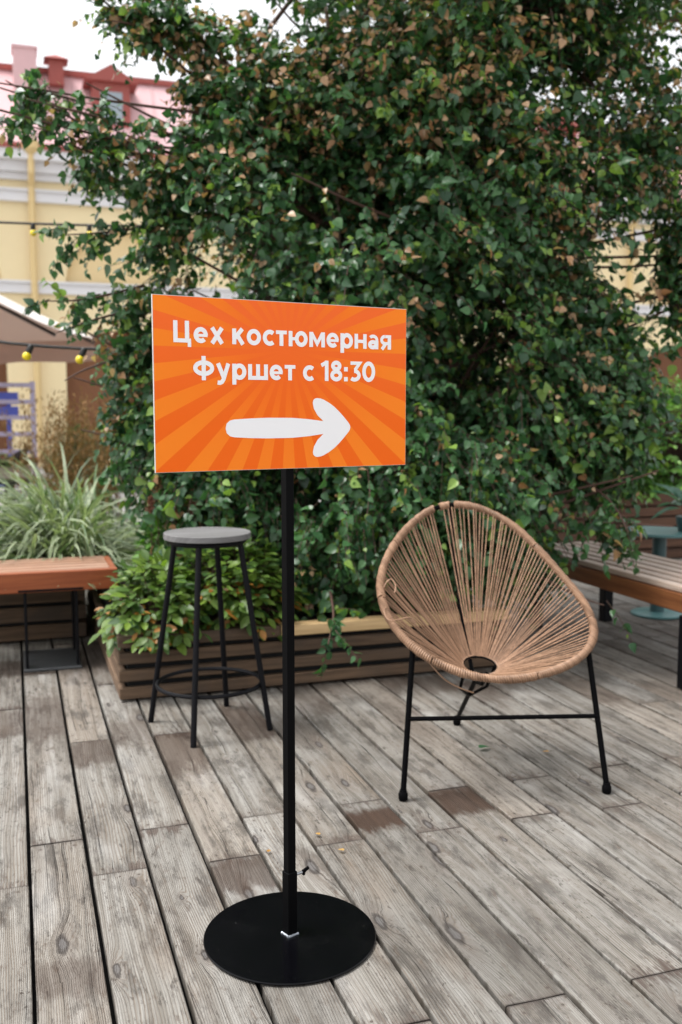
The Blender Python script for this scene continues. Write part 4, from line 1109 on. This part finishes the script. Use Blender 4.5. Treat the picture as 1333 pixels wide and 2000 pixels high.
# the 300 leaves that show largest are objects of their own
cpos = np.array([0, 0, 1.25]); cf = np.array([0.3155, 0.9431, -0.1047]); cr_ = np.array([0.9483, -0.3173, 0]); cup = np.cross(cr_, cf)
vv = pos - cpos; dep = vv @ cf
inf = (np.abs(vv @ cr_ / dep) < 0.34) & (np.abs(vv @ cup / dep) < 0.51)
score = np.where(inf, size / dep, 0)
facing = np.abs(np.sum(unit(nrm) * unit(vv), 1))
order = np.argsort(-(score * (0.3 + facing) * np.where(dep < np.quantile(dep[inf], 0.05), 1, 0)))[:300]
T_OV = leaf_template(0.82, 0.07, bend=0.12)
T_OV2 = leaf_template(0.74, 0.20, bend=0.26)
mask = np.ones(len(pos), bool); mask[order] = False
half = rng.random(len(pos)) < 0.5
Va, Fa, Ca = leaf_arrays(T_OV, pos[mask & half], tipd[mask & half], nrm[mask & half], size[mask & half], colr[mask & half])
Vb, Fb, Cb = leaf_arrays(T_OV2, pos[mask & ~half], tipd[mask & ~half], nrm[mask & ~half], size[mask & ~half], colr[mask & ~half])
crown = mesh_np('crown', np.concatenate([Va, Vb]), np.concatenate([Fa, Fb + len(Va)]), M['leaf'], tree, np.concatenate([Ca, Cb]), True)
crown['kind'] = 'stuff'
tw = np.concatenate([TP[:, None], PTS[:, 2:3], PTS[:, 5:6], PTS[:, 8:9]], axis=1)
tv_, tf_ = twig_mesh(tw, 0.0026, 0.0011)
o = mesh_np('twigs', tv_, tf_, M['twig'], tree); o['kind'] = 'stuff'
variants = []
for i in range(12):
    V_, F_, C_ = leaf_arrays(T_OV if i % 2 else T_OV2, np.zeros((1, 3)), np.array([[0, 1.0, 0]]), np.array([[0, 0, 1.0]]), np.ones(1), colr[order[i * 25 + 3]][None])
    me = mesh_np('leaf_shape', V_, F_, M['leaf'], None, C_, True); variants.append(me.data); bpy.data.objects.remove(me)
vc = [colr[order[i * 25 + 3]] for i in range(12)]
tb = base_of(tree)
for j in order:
    k = int(np.argmin([np.abs(colr[j] - c).sum() for c in vc]))
    tq = Vector(unit(tipd[j:j + 1])[0]); nq = Vector(nrm[j]); nq = (nq - tq * nq.dot(tq)).normalized(); sq = tq.cross(nq)
    lo = bpy.data.objects.new('leaf', variants[k]); COL.objects.link(lo); lo.parent = tree
    mt = Matrix((sq, tq, nq)).transposed().to_4x4()
    lo.matrix_local = Matrix.Translation(Vector(pos[j]) - tb) @ mt @ Matrix.Scale(float(size[j]), 4)

# ------------------------------------------------------------------ broad-leaved shrubs
def shrub(name, c, rad, n_st, leaf, cols, label, group, seed, leaflets=5, tmpl=None, up=0.5, mat_='shrub_leaf', orange=0.0, flat=0.45):
    """compound leaves on arching stems from one base"""
    r = np.random.default_rng(seed)
    c = np.array(c)
    t = thing(name, tuple(c), label, 'plant', group)
    rx, ry, rz = rad
    d = unit(r.normal(size=(n_st, 3))); d[:, 2] = np.abs(d[:, 2]) * 1.0 - 0.12
    end = c + np.array([0, 0, rz * 0.12]) + d * np.array([rx, ry, rz]) * r.uniform(0.55, 1.0, (n_st, 1)) ** 0.6
    end[:, 2] = np.maximum(end[:, 2], c[2] - 0.02)
    st = c + r.normal(size=(n_st, 3)) * np.array([rx, ry, 0]) * 0.25
    midp = (st + end) / 2 + np.array([0, 0, rz * 0.18])
    paths = np.stack([st, midp, end], 1)
    tv, tf = twig_mesh(paths, 0.003, 0.0012)
    s_ = mesh_np('stems', tv, tf, M['twig'], t); s_['kind'] = 'stuff'
    dirv = unit(end - midp)
    P, TI, NR_, SZ, CO = [], [], [], [], []
    upv_ = np.array([0, -0.35, 1.0])
    sdv = unit(np.cross(dirv, np.array([0, 0, 1.0]) + r.normal(size=(n_st, 3)) * 0.25))
    base = np.array(cols[0]); alt_ = np.array(cols[1])
    for k in range(leaflets):
        f = k / max(1, leaflets - 1)
        sgn = 0 if k == leaflets - 1 else (1 if k % 2 == 0 else -1)
        back = (0.0 if sgn == 0 else (0.35 + 0.65 * (k // 2))) * leaf
        p = end - dirv * back
        tp = dirv * (1.0 if sgn == 0 else 0.55) + sdv * sgn * 0.9 + np.array([0, 0, -0.22]) + r.normal(size=(n_st, 3)) * 0.15
        nm = upv_ * 0.8 + unit(end - c) * flat + r.normal(size=(n_st, 3)) * 0.25
        tn = np.clip(r.normal(0.45, 0.33, (n_st, 1)), 0, 1)
        co = base * (1 - tn) + alt_ * tn
        if orange:
            low = (r.random((n_st, 1)) < orange * np.clip(1.25 - (end[:, 2:3] - c[2]) / (rz * 0.55), 0, 1))
            co = np.where(low, np.array([0.36, 0.16, 0.03]) * r.uniform(0.6, 1.1, (n_st, 1)), co)
        P.append(p); TI.append(tp); NR_.append(nm); SZ.append(r.uniform(0.5, 1.2, n_st) * leaf); CO.append(co)
    V_, F_, C_ = leaf_arrays(tmpl if tmpl is not None else leaf_template(0.55, 0.12, 'oval', 0.15), np.concatenate(P), np.concatenate(TI), np.concatenate(NR_), np.concatenate(SZ), np.concatenate(CO))
    o = mesh_np('foliage', V_, F_, M[mat_], t, C_, True); o['kind'] = 'stuff'
    return t
YG = ((0.035, 0.085, 0.02), (0.15, 0.235, 0.032)); DG = ((0.022, 0.062, 0.018), (0.06, 0.13, 0.03)); BG = ((0.045, 0.14, 0.022), (0.14, 0.30, 0.035))
shrub('leafy_shrub', (0.57, 4.33, 0.24), (0.26, 0.30, 0.36), 230, 0.066, YG, 'yellow-green leafy shrub at the left corner of the planter', 'low shrubs in the birch planter', 1, orange=0.22)
shrub('leafy_shrub', (0.93, 4.34, 0.25), (0.32, 0.27, 0.46), 280, 0.064, YG, 'yellow-green leafy shrub directly behind the bar stool', 'low shrubs in the birch planter', 2, orange=0.18)
shrub('leafy_shrub', (0.80, 4.75, 0.30), (0.28, 0.28, 0.62), 330, 0.052, BG, 'taller green shrub rising behind the corner of the planter', 'low shrubs in the birch planter', 3)
shrub('leafy_shrub', (1.12, 4.70, 0.28), (0.32, 0.3, 0.55), 330, 0.050, DG, 'dark green shrub between the bar stool and the sign pole', 'low shrubs in the birch planter', 4)
shrub('leafy_shrub', (1.75, 4.62, 0.26), (0.38, 0.3, 0.45), 300, 0.055, DG, 'dark green shrub behind the cord chair', 'low shrubs in the birch planter', 5)
for k, (x, y, z, r_, h_, lab, cs) in enumerate(((4.1, 7.3, 0.5, 0.55, 1.0, 'bushy green shrub nearest the birch in the dark planter', DG), (4.75, 7.2, 0.5, 0.6, 1.0, 'bright green shrub in the middle of the dark planter', BG), (5.5, 7.25, 0.5, 0.65, 1.05, 'bright green shrub in the dark planter farthest from the birch', BG))):
    shrub('leafy_shrub', (x, y, z), (r_, 0.5, h_), 900, 0.055, cs, lab, 'shrubs in the dark planter', 20 + k, flat=0.8)
for k, (x, y, lab) in enumerate(((-0.75, 12.4, 'round dark green bush behind the lilac railing'), (0.75, 12.6, 'dark green bush hidden behind the feathery brown grass'))):
    shrub('leafy_shrub', (x, y, -0.1), (0.5, 0.45, 1.15), 700, 0.07, DG, lab, 'bushes by the railing', 40 + k, flat=0.8)
shrub('window_box_plant', (-0.12, 9.98, 0.70), (0.26, 0.14, 0.13), 70, 0.06, ((0.12, 0.20, 0.07), (0.30, 0.38, 0.18)), 'pale leafy plant in the beige box on the cafe table', None, 55, leaflets=3)
# broad blue-green leaf hanging over the teal table
bl = thing('broad_leaf_plant', (3.75, 4.98, 0.52), 'blue-green plant with long pointed leaves on the teal table', 'plant')
TLf = leaf_template(0.34, 0.2, 'ovate', 0.35)
r = np.random.default_rng(4); n = 12
a = np.linspace(0, 2 * math.pi, n, endpoint=False) + r.normal(size=n) * 0.2
dv = np.stack([np.cos(a), np.sin(a), r.uniform(-0.2, 0.9, n)], 1)
base_p = np.array([3.82, 4.86, 0.66]) + dv * 0.05
for j in range(n):
    V_, F_, C_ = leaf_arrays(TLf, base_p[j:j + 1], dv[j:j + 1], np.array([[0, 0, 1.0]]) - dv[j:j + 1] * 0.3, np.array([r.uniform(0.15, 0.24)]), np.array([[0.06, 0.16, 0.11]]) * r.uniform(0.7, 1.3))
    mesh_np('leaf', V_, F_, M['shrub_leaf'], bl, C_, True)
MB().lathe((3.82, 4.86, 0.521), [(0.045, 0.0), (0.06, 0.06), (0.062, 0.09), (0.05, 0.092)], 20).build('pot', M['teal_dark'], bl)

# ------------------------------------------------------------------ grasses
def grass(name, c, n, length, spread, width, cols, label, group, seed, lean=(0, 0), seg=6, droop=0.55, up=1.0):
    r = np.random.default_rng(seed)
    t = thing(name, c, label, 'grass', group)
    c = np.array(c)
    az = r.uniform(0, 2 * math.pi, n); el = np.abs(r.normal(0, spread, n))
    d = np.stack([np.sin(el) * np.cos(az) + lean[0], np.sin(el) * np.sin(az) + lean[1], np.cos(el) * up], 1); d = unit(d)
    L = r.uniform(0.55, 1.1, n) * length
    st = c + np.stack([r.normal(0, 0.09, n), r.normal(0, 0.09, n), np.zeros(n)], 1)
    hd = unit(np.stack([d[:, 0], d[:, 1], np.zeros(n)], 1) + r.normal(size=(n, 3)) * 0.05)
    sdw = np.cross(hd, np.array([0, 0, 1.0])); sdw = unit(sdw + r.normal(size=(n, 3)) * 0.3)
    s = np.linspace(0, 1, seg + 1)
    P = st[:, None] + d[:, None] * (L[:, None] * s)[..., None] + (hd * 0.25 + np.array([0, 0, -1.0]))[:, None] * (L[:, None] * droop * r.uniform(0.4, 1.2, (n, 1)) * s ** 2.4)[..., None]
    zl = 0.44 + 0.03 * np.sin(az)[:, None]
    if c[2] > 0.2: P[..., 2] = np.where(s[None, :] > 0.2, np.maximum(P[..., 2], zl[:, :1]), P[..., 2])
    w = width * np.array([0.7, 1.0, 1.0, 0.9, 0.7, 0.42, 0.05])[:seg + 1]
    tw_ = r.normal(0, 0.4, n)
    V = np.stack([P + sdw[:, None] * (w[None, :, None] * k) for k in (-1.0, -0.35, 0.35, 1.0)], 2)       # n, seg+1, 4, 3
    idx = np.arange(n * (seg + 1) * 4).reshape(n, seg + 1, 4)
    F = np.concatenate([np.stack([idx[:, :-1, k], idx[:, :-1, k + 1], idx[:, 1:, k + 1], idx[:, 1:, k]], -1).reshape(-1, 4) for k in range(3)])
    g0, g1 = np.array(cols[0]), np.array(cols[1])
    tn = r.uniform(0.7, 1.25, (n, 1, 1, 1))
    str_ = np.where(r.random((n, 1, 1, 1)) < 0.75, 1.0, 0.0)
    edge = np.array([1.0, 0.12, 0.0, 0.9])[None, None, :, None] * str_
    C = (g0 * (1 - edge) + g1 * edge) * tn * np.ones((1, seg + 1, 1, 1))
    o = mesh_np('blades', V.reshape(-1, 3), F, M['grass_leaf'], t, C.reshape(-1, 3), True); o['kind'] = 'stuff'
    return t
VAR = ((0.125, 0.185, 0.10), (0.52, 0.55, 0.38))
for k, (x, y, L, n, lab, ln) in enumerate(((0.22, 5.75, 0.92, 400, 'striped pale grass clump at the end of the bench next to the shrubs', (-0.36, -0.12)), (0.24, 5.95, 1.0, 340, 'tall striped grass clump behind the end of the bench', (-0.28, 0.05)), (0.30, 6.20, 1.12, 320, 'tallest striped grass clump beside the feathery brown grass', (-0.35, 0.0)),
        (0.10, 5.62, 0.50, 220, 'low striped grass clump spilling over the bench', (-0.42, -0.2)), (0.28, 5.60, 0.62, 240, 'short striped grass clump at the planter corner', (0.12, -0.2)))):
    grass('striped_grass', (x, y, 0.34), n, L, 0.70, 0.0105, VAR, lab, 'striped grass clumps behind the bench', 60 + k, ln, droop=0.8)
# feathery brown seed heads
def feather(c, n, L, label, seed, cols, group='feathery brown grasses', spread=0.20):
    r = np.random.default_rng(seed)
    t = thing('feather_grass', c, label, 'grass', group)
    c = np.array(c)
    az = r.uniform(0, 6.28, n); el = np.abs(r.normal(0, spread, n))
    d = unit(np.stack([np.sin(el) * np.cos(az), np.sin(el) * np.sin(az), np.cos(el)], 1))
    ln = r.uniform(0.75, 1.05, n) * L
    st = c + np.stack([r.normal(0, .12, n), r.normal(0, .12, n), np.zeros(n)], 1)
    end = st + d * ln[:, None]
    tv, tf = twig_mesh(np.stack([st, (st + end) / 2, end], 1), 0.003, 0.0012)
    s_ = mesh_np('stalks', tv, tf, M['plume'], t, np.ones((len(tv), 3)) * np.array([0.16, 0.15, 0.05])); s_['kind'] = 'stuff'
    k = 46
    f = r.uniform(0.55, 1.04, (n, k, 1))
    p = st[:, None] + d[:, None] * ln[:, None, None] * f + r.normal(size=(n, k, 3)) * 0.016
    tip = d[:, None] + r.normal(size=(n, k, 3)) * 0.5
    col = np.array(cols[0]) * (1 - (mx := r.random((n, k, 1)))) + np.array(cols[1]) * mx
    V_, F_, C_ = leaf_arrays(leaf_template(0.22, 0.1), p.reshape(-1, 3), tip.reshape(-1, 3), r.normal(size=(n * k, 3)), r.uniform(0.02, 0.05, n * k), col.reshape(-1, 3))
    o = mesh_np('seed_heads', V_, F_, M['plume'], t, C_, True); o['kind'] = 'stuff'
FB = ((0.16, 0.085, 0.03), (0.33, 0.19, 0.075))
feather((0.25, 7.9, -0.1), 55, 1.42, 'feathery brown grass nearest the lilac railing', 81, FB)
feather((0.52, 7.8, -0.1), 60, 1.40, 'feathery brown grass in the middle beside the birch', 82, FB)
feather((0.85, 7.7, -0.1), 55, 1.38, 'feathery brown grass half hidden by the birch', 83, FB)
for k, (x, y, L, lab) in enumerate(((0.30, 7.3, 0.95, 'green grass tuft below the feathery brown grass'), (0.7, 7.2, 0.95, 'green grass tuft behind the birch edge'))):
    grass('green_grass', (x, y, -0.05), 260, L, 0.4, 0.006, ((0.06, 0.12, 0.03), (0.10, 0.18, 0.05)), lab, 'green grass tufts', 90 + k)
# astilbe plumes
def plume(c, h, w, seed, label, col):
    r = np.random.default_rng(seed)
    t = thing('astilbe_plume', c, label, 'flower', 'dried flower plumes')
    c = np.array(c)
    MB().tube([c - np.array([0, 0, 0.35]), c + np.array([0, 0, h])], [0.003, 0.0012], 5).build('stem', M['twig'], t)
    n = 420
    f = r.random(n) ** 0.8; az = r.uniform(0, 6.28, n)
    br = np.floor(f * 9) / 9
    rad = (1 - br) * w * r.random(n)
    p = c + np.stack([np.cos(az.round(0)) * rad, np.sin(az.round(0)) * rad, br * h + rad * 0.9], 1) + r.normal(size=(n, 3)) * 0.003
    V_, F_, C_ = leaf_arrays(leaf_template(0.5, 0.1), p, r.normal(size=(n, 3)) + np.array([0, 0, 0.6]), r.normal(size=(n, 3)), r.uniform(0.007, 0.014, n), np.array(col) * r.uniform(0.6, 1.4, (n, 1)))
    o = mesh_np('florets', V_, F_, M['plume'], t, C_, True); o['kind'] = 'stuff'
RB_ = (0.17, 0.065, 0.04); OB_ = (0.24, 0.125, 0.05)
plume((0.632, 4.62, 0.80), 0.20, 0.045, 1, 'tall straw-brown flower plume below the sign corner', OB_)
plume((0.78, 4.50, 0.76), 0.14, 0.04, 2, 'rusty pointed flower plume above the bar stool seat', RB_)
plume((0.70, 4.52, 0.755), 0.075, 0.025, 3, 'small rusty flower plume just left above the stool seat', RB_)
plume((0.59, 4.55, 0.76), 0.09, 0.03, 4, 'short reddish flower plume left of the stool seat', RB_)

# ------------------------------------------------------------------ fallen leaves
def fallen(x, y, rot, s, col, label):
    V_, F_, C_ = leaf_arrays(leaf_template(0.6, 0.18, 'ovate', 0.12), np.zeros((1, 3)), np.array([[math.cos(rot), math.sin(rot), 0.0]]), np.array([[0, 0, 1.0]]), np.array([s]), np.array([col]))
    o = mesh_np('fallen_leaf', V_, F_, M['shrub_leaf'], None, C_, True); o.location = (x, y, 0.007 + s * 0.06)
    tag(o, label, 'leaf', 'leaves fallen on the deck')
fallen(1.585, 3.13, 0.3, 0.055, (0.035, 0.10, 0.045), 'green fallen leaf on the deck behind the chair crossbar')
fallen(1.81, 3.02, 2.4, 0.025, (0.36, 0.19, 0.06), 'tiny tan leaf on the deck under the right half of the chair')
fallen(0.81, 2.62, 1.9, 0.022, (0.42, 0.24, 0.07), 'tiny orange leaf in the deck gap right of the sign pole')
fallen(0.845, 2.50, 2.2, 0.022, (0.42, 0.26, 0.09), 'tiny orange leaf just right of the clamp screw')
fallen(1.68, 1.86, 0.9, 0.03, (0.40, 0.28, 0.14), 'curled tan leaf on the bare deck at lower right')
fallen(0.64, 2.56, 1.2, 0.02, (0.40, 0.2, 0.05), 'tiny orange leaf in the deck gap left of the sign pole')
